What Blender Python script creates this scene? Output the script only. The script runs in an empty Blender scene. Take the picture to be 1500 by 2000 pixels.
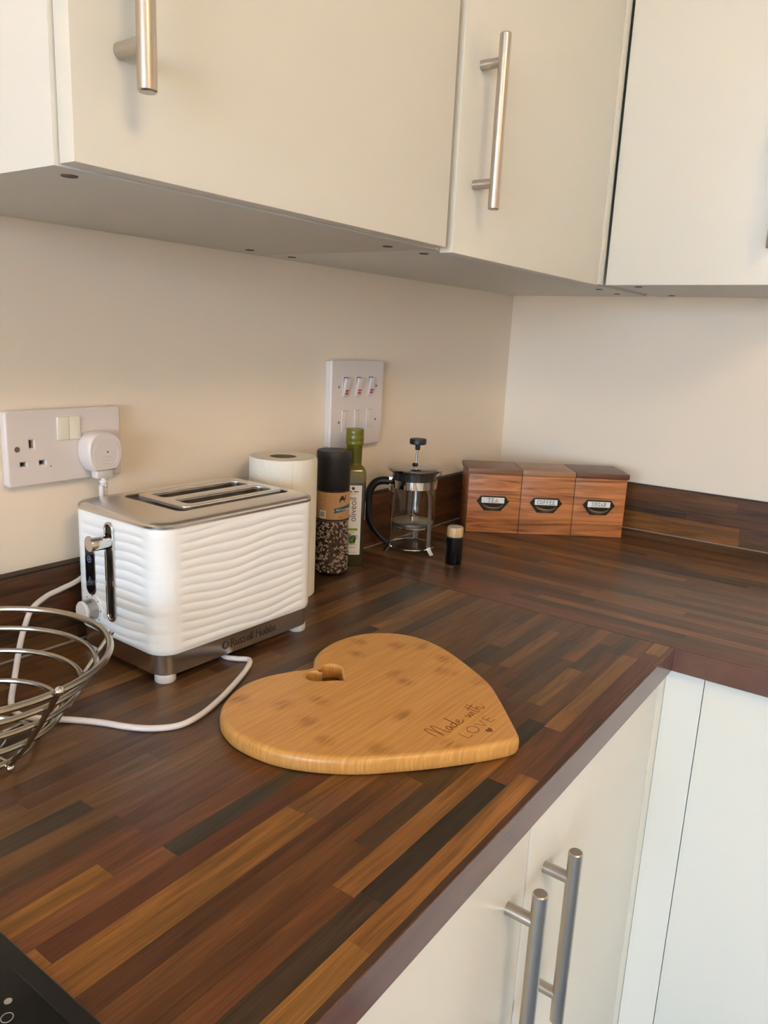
import bpy, bmesh, math, random
from mathutils import Vector, Matrix

random.seed(7)
S = bpy.context.scene
COL = S.collection
PI = math.pi
W = 0.90                                   # height of the worktop surface above the floor

# ------------------------------------------------------------------ camera
cam_data = bpy.data.cameras.new('camera')
cam = bpy.data.objects.new('camera', cam_data)
COL.objects.link(cam)
S.camera = cam
cam_data.sensor_fit = 'HORIZONTAL'
cam_data.sensor_width = 36.0
cam_data.lens = 1487.135 / 1500.0 * 36.0
cam_data.clip_start = 0.02
_yaw, _pitch, _roll = (math.radians(a) for a in (35.35768, 12.93227, -2.67671))
_f = Vector((math.cos(_yaw)*math.cos(_pitch), math.sin(_yaw)*math.cos(_pitch), -math.sin(_pitch)))
_r = _f.cross(Vector((0, 0, 1))).normalized()
_d = _f.cross(_r)
_r2 = math.cos(_roll)*_r + math.sin(_roll)*_d
_d2 = -math.sin(_roll)*_r + math.cos(_roll)*_d
_m = Matrix((_r2, -_d2, -_f)).transposed().to_4x4()
_m.translation = Vector((-1.63307, -0.82425, W + 0.37863))
cam.matrix_world = _m

# ------------------------------------------------------------------ sky, sun, exposure
world = bpy.data.worlds.new('world')
S.world = world
world.use_nodes = True
_bg = world.node_tree.nodes['Background']
_bg.inputs['Color'].default_value = (0.52, 0.745, 1.0, 1)
_bg.inputs['Strength'].default_value = 11.0

sun_data = bpy.data.lights.new('sun', 'SUN')
sun_data.energy = 100.0
sun_data.color = (1.0, 0.90, 0.74)
sun_data.angle = math.radians(0.6)
sun = bpy.data.objects.new('sun', sun_data)
COL.objects.link(sun)
sun.rotation_euler = (math.radians(12), math.radians(35), 0)      # comes over the house, lights the terrace outside

S.view_settings.view_transform = 'Standard'
S.view_settings.look = 'None'
S.view_settings.gamma = 1.0
S.view_settings.use_curve_mapping = False
S.view_settings.exposure = 0.93

S.cycles.caustics_reflective = False
S.cycles.caustics_refractive = False
S.cycles.max_bounces = 9
S.cycles.diffuse_bounces = 4
S.cycles.glossy_bounces = 4
S.cycles.transparent_max_bounces = 16
S.cycles.sample_clamp_indirect = 6.0
S.cycles.adaptive_threshold = 0.02

# added window opening in the wall behind the viewer (shared by light portal and wall)
WX, WY0, WY1, WZ0, WZ1 = -6.40, -3.30, -0.40, 0.55, 2.25
pd = bpy.data.lights.new('window_portal', 'AREA')
pd.shape = 'RECTANGLE'; pd.size = WZ1 - WZ0; pd.size_y = WY1 - WY0
pd.cycles.is_portal = True
po = bpy.data.objects.new('window_portal', pd); COL.objects.link(po)
po.location = (WX - 0.10, (WY0 + WY1)/2, (WZ0 + WZ1)/2)
po.rotation_euler = (0, -PI/2, 0)

# ------------------------------------------------------------------ helpers
def lin(c):
    return tuple(((v/255)/12.92 if v/255 <= 0.04045 else ((v/255 + 0.055)/1.055)**2.4) for v in c)

MATS = {}
def mat(name, rgb, rough=0.5, metal=0.0, spec=0.5, **kw):
    if name in MATS: return MATS[name]
    m = bpy.data.materials.new(name); m.use_nodes = True
    b = m.node_tree.nodes['Principled BSDF']
    b.inputs['Base Color'].default_value = (*lin(rgb), 1)
    b.inputs['Roughness'].default_value = rough
    b.inputs['Metallic'].default_value = metal
    b.inputs['Specular IOR Level'].default_value = spec
    for k, v in kw.items(): b.inputs[k.replace('_', ' ')].default_value = v
    MATS[name] = m
    return m

def N(m, typ, **props):
    n = m.node_tree.nodes.new(typ)
    for k, v in props.items(): setattr(n, k, v)
    return n
def L(m, a, b): m.node_tree.links.new(a, b)
def bsdf(m): return m.node_tree.nodes['Principled BSDF']

def noise_bump(m, scale=200, strength=0.1, dist=0.001, detail=3, stretch=(1, 1, 1), coords='Object'):
    tc = N(m, 'ShaderNodeTexCoord'); mp = N(m, 'ShaderNodeMapping'); mp.inputs['Scale'].default_value = stretch
    nz = N(m, 'ShaderNodeTexNoise'); nz.inputs['Scale'].default_value = scale; nz.inputs['Detail'].default_value = detail
    bp = N(m, 'ShaderNodeBump'); bp.inputs['Strength'].default_value = strength; bp.inputs['Distance'].default_value = dist
    L(m, tc.outputs[coords], mp.inputs['Vector']); L(m, mp.outputs[0], nz.inputs['Vector'])
    L(m, nz.outputs['Fac'], bp.inputs['Height']); L(m, bp.outputs[0], bsdf(m).inputs['Normal'])
    return m

def obj(name, src, m, parent=None, loc=(0, 0, 0), rot=(0, 0, 0), smooth=35):
    if isinstance(src, bmesh.types.BMesh):
        me = bpy.data.meshes.new(name); bmesh.ops.recalc_face_normals(src, faces=src.faces[:]); src.to_mesh(me); src.free()
    else:
        me = src
    if m and not me.materials: me.materials.append(m)
    if smooth:
        me.polygons.foreach_set('use_smooth', [True]*len(me.polygons))
        me.set_sharp_from_angle(angle=math.radians(smooth))
    o = bpy.data.objects.new(name, me); COL.objects.link(o)
    o.location = loc; o.rotation_euler = rot
    if parent: o.parent = parent
    return o

def thing(name, label, cat, loc=(0, 0, 0), rotz=0.0, group=None, kind=None):
    o = bpy.data.objects.new(name, None); COL.objects.link(o); o.empty_display_size = 0.05
    o.location = loc; o.rotation_euler = (0, 0, rotz); o['label'] = label
    if cat: o['category'] = cat
    if group: o['group'] = group
    if kind: o['kind'] = kind
    return o
def struct(o, label):
    o['kind'] = 'structure'; o['label'] = label; return o

def box(bm, x0, x1, y0, y1, z0, z1, bev=0.0, seg=2):
    r = bmesh.ops.create_cube(bm, size=1.0)
    vs = r['verts']
    bmesh.ops.transform(bm, matrix=Matrix.Translation(((x0+x1)/2, (y0+y1)/2, (z0+z1)/2)) @ Matrix.Diagonal((abs(x1-x0), abs(y1-y0), abs(z1-z0), 1)), verts=vs)
    if bev:
        es = list({e for v in vs for e in v.link_edges})
        bmesh.ops.bevel(bm, geom=es, offset=bev, segments=seg, profile=0.6, affect='EDGES', clamp_overlap=True)
    return bm
def bbox(*a, **k):
    return box(bmesh.new(), *a, **k)

def lathe(prof, n=48, bm=None, cx=0, cy=0):
    """prof: list of (r, z); closed at the axis where r == 0"""
    bm = bm or bmesh.new(); rings = []
    for r, z in prof:
        if r < 1e-6: rings.append([bm.verts.new((cx, cy, z))])
        else: rings.append([bm.verts.new((cx + r*math.cos(2*PI*k/n), cy + r*math.sin(2*PI*k/n), z)) for k in range(n)])
    for a, b in zip(rings, rings[1:]):
        if len(a) == 1 and len(b) == 1: continue
        for k in range(n):
            k2 = (k+1) % n
            if len(a) == 1: bm.faces.new((a[0], b[k2], b[k]))
            elif len(b) == 1: bm.faces.new((a[k], a[k2], b[0]))
            else: bm.faces.new((a[k], a[k2], b[k2], b[k]))
    return bm

def loft(loops, bm=None, cap0=True, cap1=True, closed=True):
    bm = bm or bmesh.new(); V = [[bm.verts.new(p) for p in lp] for lp in loops]
    n = len(V[0])
    for a, b in zip(V, V[1:]):
        for k in range(n if closed else n-1):
            k2 = (k+1) % n
            bm.faces.new((a[k], a[k2], b[k2], b[k]))
    if cap0: bm.faces.new(V[0][::-1])
    if cap1: bm.faces.new(V[-1])
    return bm

def rrect(lx, ly, r, n=8, cx=0, cy=0):
    pts = []
    for sx, sy, a0 in ((1, 1, 0), (-1, 1, 90), (-1, -1, 180), (1, -1, 270)):
        for k in range(n+1):
            a = math.radians(a0 + 90*k/n)
            pts.append((cx + sx*(lx/2-r) + r*math.cos(a), cy + sy*(ly/2-r) + r*math.sin(a)))
    return pts

def catmull(pts, per=8, closed=False):
    P = [Vector(p) for p in pts]; out = []; n = len(P)
    rng = range(n if closed else n-1)
    for i in rng:
        p0 = P[(i-1) % n] if (closed or i > 0) else P[0]*2-P[1]
        p1, p2 = P[i], P[(i+1) % n]
        p3 = P[(i+2) % n] if (closed or i+2 < n) else P[-1]*2-P[-2]
        for k in range(per):
            t = k/per
            out.append(0.5*((2*p1) + (-p0+p2)*t + (2*p0-5*p1+4*p2-p3)*t*t + (-p0+3*p1-3*p2+p3)*t**3))
    if not closed: out.append(P[-1])
    return out

def tube(path, r, n=10, bm=None, closed=False, radii=None, caps=True):
    bm = bm or bmesh.new(); P = [Vector(p) for p in path]; m = len(P); loops = []
    T = []
    for i in range(m):
        a = P[(i-1) % m] if (closed or i > 0) else P[i]
        b = P[(i+1) % m] if (closed or i < m-1) else P[i]
        T.append((b-a).normalized())
    up = Vector((0, 0, 1)) if abs(T[0].z) < 0.9 else Vector((1, 0, 0))
    u = T[0].cross(up).normalized()
    for i in range(m):
        u = (u - T[i]*u.dot(T[i])).normalized(); v = T[i].cross(u)
        rr = radii[i] if radii else r
        loops.append([P[i] + rr*(math.cos(2*PI*k/n)*u + math.sin(2*PI*k/n)*v) for k in range(n)])
    if closed: loops.append(loops[0])
    V = [[bm.verts.new(p) for p in lp] for lp in (loops[:-1] if closed else loops)]
    if closed: V.append(V[0])
    for a, b in zip(V, V[1:]):
        for k in range(n):
            k2 = (k+1) % n; bm.faces.new((a[k], a[k2], b[k2], b[k]))
    if not closed and caps:
        bm.faces.new(V[0][::-1]); bm.faces.new(V[-1])
    return bm

def ball(bm, c, r, u=12, v=8, sq=(1, 1, 1)):
    g = bmesh.ops.create_uvsphere(bm, u_segments=u, v_segments=v, radius=r)
    bmesh.ops.transform(bm, matrix=Matrix.Translation(c) @ Matrix.Diagonal((*sq, 1)), verts=g['verts'])
    return bm

def curve_mesh(cu):
    o = bpy.data.objects.new('tmp', cu); COL.objects.link(o)
    dg = bpy.context.evaluated_depsgraph_get(); dg.update()
    me = bpy.data.meshes.new_from_object(o.evaluated_get(dg))
    bpy.data.objects.remove(o); bpy.data.curves.remove(cu)
    return me
def plate(loops, depth, bev=0.0, seg=2):
    """flat shape in the xy plane (first loop outer, others holes), from z = 0 up to z = depth"""
    cu = bpy.data.curves.new('plate', 'CURVE'); cu.dimensions = '2D'; cu.fill_mode = 'BOTH'
    cu.extrude = max(depth/2 - bev, 1e-5); cu.bevel_depth = bev; cu.bevel_resolution = seg; cu.offset = -bev
    for lp in loops:
        sp = cu.splines.new('POLY'); sp.points.add(len(lp)-1); sp.use_cyclic_u = True
        for p, q in zip(sp.points, lp): p.co = (q[0], q[1], 0, 1)
    me = curve_mesh(cu); me.transform(Matrix.Translation((0, 0, depth/2)))
    return me
def text_mesh(body, size, depth=0.0002, align='CENTER', sx=1.0, space=1.0, bold=0.0):
    cu = bpy.data.curves.new('text', 'FONT'); cu.body = body; cu.size = size; cu.extrude = depth/2
    cu.align_x = align; cu.align_y = 'CENTER'; cu.space_character = space; cu.resolution_u = 3; cu.offset = bold
    me = curve_mesh(cu); me.transform(Matrix.Diagonal((sx, 1, 1, 1)))
    return me
def flat_mesh(polys, z=0.0, thick=0.00015):
    bm = bmesh.new()
    for lp in polys:
        f = bm.faces.new([bm.verts.new((p[0], p[1], z)) for p in lp])
        r = bmesh.ops.extrude_face_region(bm, geom=[f])
        bmesh.ops.translate(bm, verts=[g for g in r['geom'] if isinstance(g, bmesh.types.BMVert)], vec=(0, 0, thick))
    return bm
def stroke_mesh(strokes, w, thick=0.0002):
    """pen strokes as flat ribbons: list of polylines"""
    bm = bmesh.new()
    for st in strokes:
        P = [Vector((p[0], p[1], 0)) for p in st]; up = Vector((0, 0, 1)); Lp = []
        for i, p in enumerate(P):
            t = (P[min(i+1, len(P)-1)] - P[max(i-1, 0)]).normalized(); n = up.cross(t)*w/2
            Lp.append((p-n, p+n))
        lo = [(bm.verts.new(a), bm.verts.new(b), bm.verts.new(a+up*thick), bm.verts.new(b+up*thick)) for a, b in Lp]
        for q, s in zip(lo, lo[1:]):
            bm.faces.new((q[2], s[2], s[3], q[3])); bm.faces.new((q[0], q[1], s[1], s[0]))
            bm.faces.new((q[0], s[0], s[2], q[2])); bm.faces.new((q[1], q[3], s[3], s[1]))
        for q in (lo[0], lo[-1]): bm.faces.new((q[0], q[2], q[3], q[1]))
    return bm
def wrap(me, R, a0, z0):
    """bend a flat label mesh (x across, y up, z out) round a vertical cylinder of radius R, centred on angle a0"""
    for v in me.vertices:
        a = a0 + v.co.x/R; r = R + v.co.z
        v.co = (r*math.cos(a), r*math.sin(a), z0 + v.co.y)
    return me
def grid_mesh(x0, x1, y0, y1, nx=10, ny=1, z=0.0, thick=0.0002):
    bm = bmesh.new()
    rows = [[bm.verts.new((x0+(x1-x0)*i/nx, y0+(y1-y0)*j/ny, z+thick)) for i in range(nx+1)] for j in range(ny+1)]
    for a, b in zip(rows, rows[1:]):
        for i in range(nx): bm.faces.new((a[i], a[i+1], b[i+1], b[i]))
    me = bpy.data.meshes.new('grid'); bm.to_mesh(me); bm.free(); return me
def tomesh(bm):
    me = bpy.data.meshes.new('m'); bmesh.ops.recalc_face_normals(bm, faces=bm.faces[:]); bm.to_mesh(me); bm.free(); return me

# ------------------------------------------------------------------ materials
def wall_paint(name, rgb):
    m = mat(name, rgb, 0.72, spec=0.25); noise_bump(m, 90, 0.10, 0.0012, 4)
    return m
M_wall = wall_paint('wall_paint', (244, 229, 209))
M_ceil = wall_paint('ceiling_paint', (250, 247, 241))
M_cab = mat('cabinet_lacquer', (231, 227, 215), 0.30, spec=0.5)
noise_bump(M_cab, 260, 0.02, 0.0006, 2)
M_carc = mat('cabinet_carcass', (228, 225, 216), 0.45)
M_edge = mat('door_edge', (236, 231, 218), 0.35)
M_gap = mat('dark_gap', (40, 34, 28), 0.8)
M_white = mat('white_plastic', (232, 226, 220), 0.32)
M_socket = mat('socket_plastic', (226, 216, 212), 0.30)
M_rocker = mat('rocker_plastic', (236, 230, 214), 0.30)
M_cord = mat('cord_plastic', (232, 224, 222), 0.38)
M_black = mat('black_plastic', (18, 17, 17), 0.42)
M_satin = mat('black_satin', (24, 22, 22), 0.5)
M_dark = mat('dark_inside', (14, 12, 11), 0.8)
M_chrome = mat('chrome', (215, 213, 210), 0.07, 1.0)
M_red = mat('red_ink', (190, 60, 70), 0.5)
M_ink = mat('dark_ink', (48, 44, 42), 0.6)
M_greyink = mat('grey_ink', (128, 122, 116), 0.6)
M_sil = mat('silicone_bead', (150, 135, 120), 0.35)
M_paper = mat('white_label_paper', (238, 234, 228), 0.55)
M_floor = mat('floor_vinyl', (108, 131, 160), 0.4)  # unseen floor, tinted blue to bounce cool light onto the base doors

def brushed(name, rgb, rough, stretch, scale=900):
    m = mat(name, rgb, rough, 1.0)
    tc = N(m, 'ShaderNodeTexCoord'); mp = N(m, 'ShaderNodeMapping'); mp.inputs['Scale'].default_value = stretch
    nz = N(m, 'ShaderNodeTexNoise'); nz.inputs['Scale'].default_value = scale; nz.inputs['Detail'].default_value = 2
    mr = N(m, 'ShaderNodeMapRange'); mr.inputs['To Min'].default_value = rough-0.03; mr.inputs['To Max'].default_value = rough+0.04
    L(m, tc.outputs['Object'], mp.inputs[0]); L(m, mp.outputs[0], nz.inputs['Vector'])
    L(m, nz.outputs['Fac'], mr.inputs['Value']); L(m, mr.outputs[0], bsdf(m).inputs['Roughness'])
    return m
M_steel = mat('brushed_steel', (192, 184, 174), 0.34, 1.0)
M_tsteel = brushed('toaster_steel', (226, 221, 215), 0.24, (0.04, 1, 1))
M_wire = mat('wire_steel', (170, 164, 152), 0.22, 1.0)

def thin_glass(name, tint, ior=1.45):
    m = bpy.data.materials.new(name); m.use_nodes = True; nt = m.node_tree; nt.nodes.remove(nt.nodes['Principled BSDF'])
    tr = N(m, 'ShaderNodeBsdfTransparent'); tr.inputs['Color'].default_value = (*tint, 1)
    gl = N(m, 'ShaderNodeBsdfGlossy'); gl.inputs['Roughness'].default_value = 0.02
    fr = N(m, 'ShaderNodeFresnel'); ge = N(m, 'ShaderNodeNewGeometry')
    io = N(m, 'ShaderNodeMix'); io.data_type = 'FLOAT'; io.inputs['A'].default_value = ior; io.inputs['B'].default_value = 1/ior
    L(m, ge.outputs['Backfacing'], io.inputs['Factor']); L(m, io.outputs['Result'], fr.inputs['IOR'])
    mx = N(m, 'ShaderNodeMixShader'); L(m, fr.outputs[0], mx.inputs[0]); L(m, tr.outputs[0], mx.inputs[1]); L(m, gl.outputs[0], mx.inputs[2])
    L(m, mx.outputs[0], nt.nodes['Material Output'].inputs['Surface']); return m

def stave_wood():
    m = mat('worktop_wood', (90, 60, 40), 0.34, spec=0.38)
    geo = N(m, 'ShaderNodeNewGeometry'); oi = N(m, 'ShaderNodeObjectInfo')
    # grain direction is stored in the alpha of the object colour: 1 = along x, 0 = along y
    sep = N(m, 'ShaderNodeSeparateXYZ'); L(m, geo.outputs['Position'], sep.inputs[0])
    def mix(a, b):
        mx = N(m, 'ShaderNodeMix'); mx.data_type = 'FLOAT'
        L(m, oi.outputs['Alpha'], mx.inputs['Factor']); L(m, a, mx.inputs['A']); L(m, b, mx.inputs['B']); return mx.outputs['Result']
    along = mix(sep.outputs['Y'], sep.outputs['X']); across = mix(sep.outputs['X'], sep.outputs['Y'])
    cmb = N(m, 'ShaderNodeCombineXYZ'); L(m, along, cmb.inputs['X']); L(m, across, cmb.inputs['Y']); L(m, sep.outputs['Z'], cmb.inputs['Z'])
    off = N(m, 'ShaderNodeMath', operation='MULTIPLY'); L(m, oi.outputs['Random'], off.inputs[0]); off.inputs[1].default_value = 37.0
    add = N(m, 'ShaderNodeVectorMath', operation='ADD'); L(m, cmb.outputs[0], add.inputs[0]); L(m, off.outputs[0], add.inputs[1])
    def noise(sc, stretch, det=3, dist=0.0):
        mp = N(m, 'ShaderNodeMapping'); mp.inputs['Scale'].default_value = stretch
        nz = N(m, 'ShaderNodeTexNoise'); nz.inputs['Scale'].default_value = sc; nz.inputs['Detail'].default_value = det; nz.inputs['Distortion'].default_value = dist
        L(m, add.outputs[0], mp.inputs[0]); L(m, mp.outputs[0], nz.inputs['Vector']); return nz.outputs['Fac']
    fine = noise(60, (0.35, 14, 14), 3); big = noise(7, (0.9, 11, 11), 3, 1.2); pores = noise(240, (0.12, 5, 5), 1)
    def rng(v, lo, hi, a=0.3, b=0.7):
        r = N(m, 'ShaderNodeMapRange'); r.inputs['From Min'].default_value = a; r.inputs['From Max'].default_value = b
        r.inputs['To Min'].default_value = lo; r.inputs['To Max'].default_value = hi; L(m, v, r.inputs['Value']); return r.outputs[0]
    f1 = rng(fine, 0.76, 1.20); f2 = rng(big, 0.64, 1.32); f3 = rng(pores, 0.90, 1.04)
    mu = N(m, 'ShaderNodeMath', operation='MULTIPLY'); L(m, f1, mu.inputs[0]); L(m, f2, mu.inputs[1])
    mu2 = N(m, 'ShaderNodeMath', operation='MULTIPLY'); L(m, mu.outputs[0], mu2.inputs[0]); L(m, f3, mu2.inputs[1])
    sc = N(m, 'ShaderNodeVectorMath', operation='SCALE'); L(m, oi.outputs['Color'], sc.inputs[0]); L(m, mu2.outputs[0], sc.inputs['Scale'])
    L(m, sc.outputs[0], bsdf(m).inputs['Base Color'])
    bsdf(m).inputs['Roughness'].default_value = 0.31
    return m
M_stave = stave_wood()

def grain_wood(name, dark, light, rough, stretch, scale=6.0, dist=1.5, lo=0.3, hi=0.72, fine=(1, 30, 30)):
    m = mat(name, light, rough)
    tc = N(m, 'ShaderNodeTexCoord'); oi = N(m, 'ShaderNodeObjectInfo')
    mp = N(m, 'ShaderNodeMapping'); mp.inputs['Scale'].default_value = stretch
    nz = N(m, 'ShaderNodeTexNoise'); nz.inputs['Scale'].default_value = scale; nz.inputs['Detail'].default_value = 5; nz.inputs['Distortion'].default_value = dist
    mp2 = N(m, 'ShaderNodeMapping'); mp2.inputs['Scale'].default_value = fine
    nz2 = N(m, 'ShaderNodeTexNoise'); nz2.inputs['Scale'].default_value = 30; nz2.inputs['Detail'].default_value = 2
    ad = N(m, 'ShaderNodeMath', operation='MULTIPLY_ADD'); ad.inputs[1].default_value = 0.22
    cr = N(m, 'ShaderNodeValToRGB'); e = cr.color_ramp.elements
    e[0].position = lo; e[0].color = (*lin(dark), 1); e[1].position = hi; e[1].color = (*lin(light), 1)
    L(m, tc.outputs['Object'], mp.inputs[0]); L(m, mp.outputs[0], nz.inputs['Vector'])
    L(m, tc.outputs['Object'], mp2.inputs[0]); L(m, mp2.outputs[0], nz2.inputs['Vector'])
    L(m, nz2.outputs['Fac'], ad.inputs[0]); L(m, nz.outputs['Fac'], ad.inputs[2])
    L(m, ad.outputs[0], cr.inputs['Fac']); L(m, cr.outputs[0], bsdf(m).inputs['Base Color'])
    return m

# ------------------------------------------------------------------ the room
def wall_mesh(x0, x1, y0, y1, z0, z1): return bbox(x0, x1, y0, y1, z0, z1)
RX, RY, RZ = -6.40, -3.70, 2.40
struct(obj('floor', bbox(RX-.2, .2, RY-.2, .2, -0.10, 0), M_floor, smooth=0), 'blue-grey vinyl kitchen floor tinted to bounce cool light')
struct(obj('ceiling', bbox(RX-.2, .2, RY-.2, .2, RZ, RZ+.1), M_ceil, smooth=0), 'plain white ceiling')
struct(obj('wall_back', bbox(RX-.2, 0, 0, .2, 0, RZ), M_wall, smooth=0), 'off-white painted wall behind the toaster')
struct(obj('wall_right', bbox(0, .2, RY-.2, .2, 0, RZ), M_wall, smooth=0), 'off-white painted wall behind the wooden storage box')
struct(obj('wall_front', bbox(RX-.2, 0, RY-.2, RY, 0, RZ), M_wall, smooth=0), 'off-white wall opposite the worktop')
bm = bmesh.new()
for a in ((RX-.2, RX, RY, WY0, 0, RZ), (RX-.2, RX, WY1, 0, 0, RZ), (RX-.2, RX, WY0, WY1, 0, WZ0), (RX-.2, RX, WY0, WY1, WZ1, RZ)): box(bm, *a)
struct(obj('wall_left', bm, M_wall, smooth=0), 'off-white wall with added glazed doors to the terrace')
# glazed terrace doors, added out of view to let cool daylight in
M_frame = mat('window_frame_white', (236, 236, 234), 0.35)
M_pane = thin_glass('window_glass', (1, 1, 1))
win = thing('added_window_1', 'white framed glazed terrace doors, added unseen as the daylight source', None, ((RX-.1), (WY0+WY1)/2, WZ0), kind='structure')
hw, hh = (WY1-WY0)/2, WZ1-WZ0
bm = bmesh.new()
for a in ((-hw, -hw+.06, 0, hh), (hw-.06, hw, 0, hh), (-hw, hw, 0, .07), (-hw, hw, hh-.06, hh), (-.05, .05, 0, hh)):
    box(bm, -.03, .03, a[0], a[1], a[2], a[3], 0.004)
obj('window_frame', bm, M_frame, win)
for s in (-1, 1):
    ya, yb = sorted((s*.05, s*(hw-.06)))
    bm = bmesh.new()
    for k in (1, 2): box(bm, -.012, .012, ya, yb, hh*k/3-.015, hh*k/3+.015)
    obj('glazing_bar', bm, M_frame, win)
    obj('pane', bbox(-.002, .002, ya, yb, .07, hh-.06), M_pane, win, smooth=0)
# terrace outside, added unseen to bounce warm light indoors
M_terrace = mat('terrace_paving', (208, 164, 108), 0.85)
noise_bump(M_terrace, 30, 0.3, 0.004)
struct(obj('ground', bbox(-22, RX-.2, -14, 11, -.25, -.08), M_terrace, smooth=0), 'paved terrace outside the glazed doors, added as a warm bounce surface')

# opal ceiling lamp, added out of view to warm the upper cabinets
lamp = thing('added_ceiling_lamp', 'round opal lamp on the kitchen ceiling, added unseen as a warm light', 'lamp', (-1.75, -1.95, RZ))
M_opal = bpy.data.materials.new('opal_glow'); M_opal.use_nodes = True
_e = M_opal.node_tree.nodes['Principled BSDF']
_e.inputs['Emission Color'].default_value = (1.0, 0.75, 0.46, 1); _e.inputs['Emission Strength'].default_value = 10.5
obj('mount', lathe([(0, -.020), (.20, -.020), (.21, -.015), (.21, 0), (0, 0)], 48), M_white, lamp)
obj('diffuser', lathe([(.2600, -.022), (.2750, -.030), (.2750, -.080), (.2550, -.095), (0, -.100)], 64), M_opal, lamp)

# ------------------------------------------------------------------ worktops
D_A, D_B, ET = 0.600, 0.6467, 0.0320        # depths of the two runs and edge thickness
UPH, UPT = 0.0977, 0.020                    # upstand height and thickness
DG, DR, MB, RB, TN, OR = (62, 50, 42), (84, 55, 40), (100, 70, 48), (110, 73, 51), (126, 90, 59), (142, 98, 56)
PAL = [DG, DR, DR, MB, MB, RB, RB, (92, 60, 40), (104, 72, 48), (76, 54, 42), TN, (118, 78, 50)]
UNIT = bpy.data.meshes.new('stave'); _b = bbox(-.5, .5, -.5, .5, -.5, .5); _b.to_mesh(UNIT); _b.free(); UNIT.materials.append(M_stave)
def stave(parent, x0, x1, y0, y1, z0, z1, col, alongx):
    o = bpy.data.objects.new('stave', UNIT); COL.objects.link(o); o.parent = parent
    g = 0.00008
    o.location = ((x0+x1)/2, (y0+y1)/2, (z0+z1)/2); o.scale = (x1-x0-2*g, y1-y0-2*g, z1-z0)
    v = 1 + random.uniform(-.10, .10)
    o.color = (*[c*v*k for c, k in zip(lin(col), (1.0, 1.05, .86))], 1.0 if alongx else 0.0)
    return o
def row(parent, a0, a1, b0, b1, z0, z1, alongx, explicit=(), lo=.16, hi=.42, pal=PAL):
    """fill one row of staves from a0 to a1; explicit = [(s0, s1, colour)]"""
    segs = []; p = a0
    for s0, s1, c in sorted(explicit):
        while p < s0 - 1e-4:
            q = min(s0, p + random.uniform(lo, hi))
            if s0 - q < .06: q = s0
            segs.append((p, q, random.choice(pal))); p = q
        segs.append((max(p, s0), s1, c)); p = s1
    while p < a1 - 1e-4:
        q = min(a1, p + random.uniform(lo, hi))
        if a1 - q < .06: q = a1
        segs.append((p, q, random.choice(pal))); p = q
    for s0, s1, c in segs:
        if alongx: stave(parent, s0, s1, b0, b1, z0, z1, c, True)
        else: stave(parent, b0, b1, s0, s1, z0, z1, c, False)

M_core = mat('worktop_core', (58, 40, 30), 0.7)
AX0 = -2.05
wa = thing('worktop', 'dark walnut stave worktop carrying the toaster and the heart board', 'worktop', (0, 0, W))
obj('core', bbox(AX0, -D_B, -D_A+.002, 0, -ET, -.0042), M_core, wa, smooth=0)
bound = [-.594, -.5745, -.555, -.5355, -.517, -.4985, -.480, -.464, -.4475, -.4285, -.410, -.3905, -.371]
while bound[-1] < -.03: bound.append(bound[-1] + .0192)
bound[-1] = 0.0
EXP = {
 0: [(-1.62, -1.30, OR), (-1.30, -1.05, (150, 100, 58)), (-1.05, -.69, (96, 58, 42)), (-.69, -D_B, (132, 92, 60))],
 1: [(-1.50, -1.26, (66, 50, 40)), (-1.26, -1.076, (56, 44, 38)), (-1.076, -.955, (106, 66, 46)), (-.955, -.715, (128, 88, 58)), (-.715, -D_B, (100, 64, 48))],
 2: [(-1.55, -1.268, (104, 64, 44)), (-1.268, -1.02, (138, 92, 56)), (-1.02, -.95, (58, 46, 40)), (-.95, -.72, (98, 66, 46)), (-.72, -D_B, (70, 52, 44))],
 3: [(-1.60, -1.22, (92, 58, 40)), (-1.22, -1.06, (72, 52, 40)), (-1.06, -.916, MB), (-.916, -.80, (118, 84, 56)), (-.80, -.70, (72, 56, 46))],
 4: [(-1.55, -1.12, (100, 64, 42)), (-.93, -.78, (84, 60, 46)), (-.78, -D_B, (112, 76, 52))],
 5: [(-1.50, -1.14, (84, 52, 36)), (-.90, -.72, (72, 54, 44))],
 6: [(-1.48, -1.218, (128, 86, 48)), (-.86, -D_B, (96, 66, 48))],
 7: [(-1.60, -1.22, (138, 92, 50)), (-1.22, -1.0, (118, 78, 48)), (-.85, -.70, (120, 82, 54))],
 8: [(-1.60, -1.427, (140, 94, 52)), (-1.427, -1.17, (84, 46, 32)), (-.86, -.72, (80, 58, 46))],
 9: [(-1.60, -1.316, (112, 70, 46)), (-1.316, -1.08, (60, 50, 42)), (-.80, -D_B, (104, 72, 50))],
 10: [(-1.60, -1.358, (142, 96, 50)), (-1.358, -1.15, (106, 64, 44))],
 11: [(-1.60, -1.315, (98, 60, 42)), (-1.315, -1.1, (92, 58, 42))],
 12: [(-1.45, -1.315, (80, 56, 40)), (-1.315, -1.1, (100, 62, 44))],
}
row(wa, AX0, -D_B, -D_A+.0012, bound[0], -.004, 0, True, [(-1.62, -1.2, (74, 52, 42)), (-1.2, -.9, (82, 54, 42)), (-.9, -D_B, (90, 58, 44))])
for k in range(len(bound)-1):
    row(wa, AX0, -D_B, bound[k], bound[k+1], -.004, 0, True, EXP.get(k, ()))
M_band = grain_wood('worktop_edge_band', (98, 66, 52), (108, 72, 57), 0.18, (1.5, 12, 12), 5, 0.6)
bsdf(M_band).inputs['Specular IOR Level'].default_value = 0.7
obj('edge_band', bbox(AX0, -D_B, -D_A, -D_A+.002, -ET, -.0004, .0003), M_band, wa, smooth=0)

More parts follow.
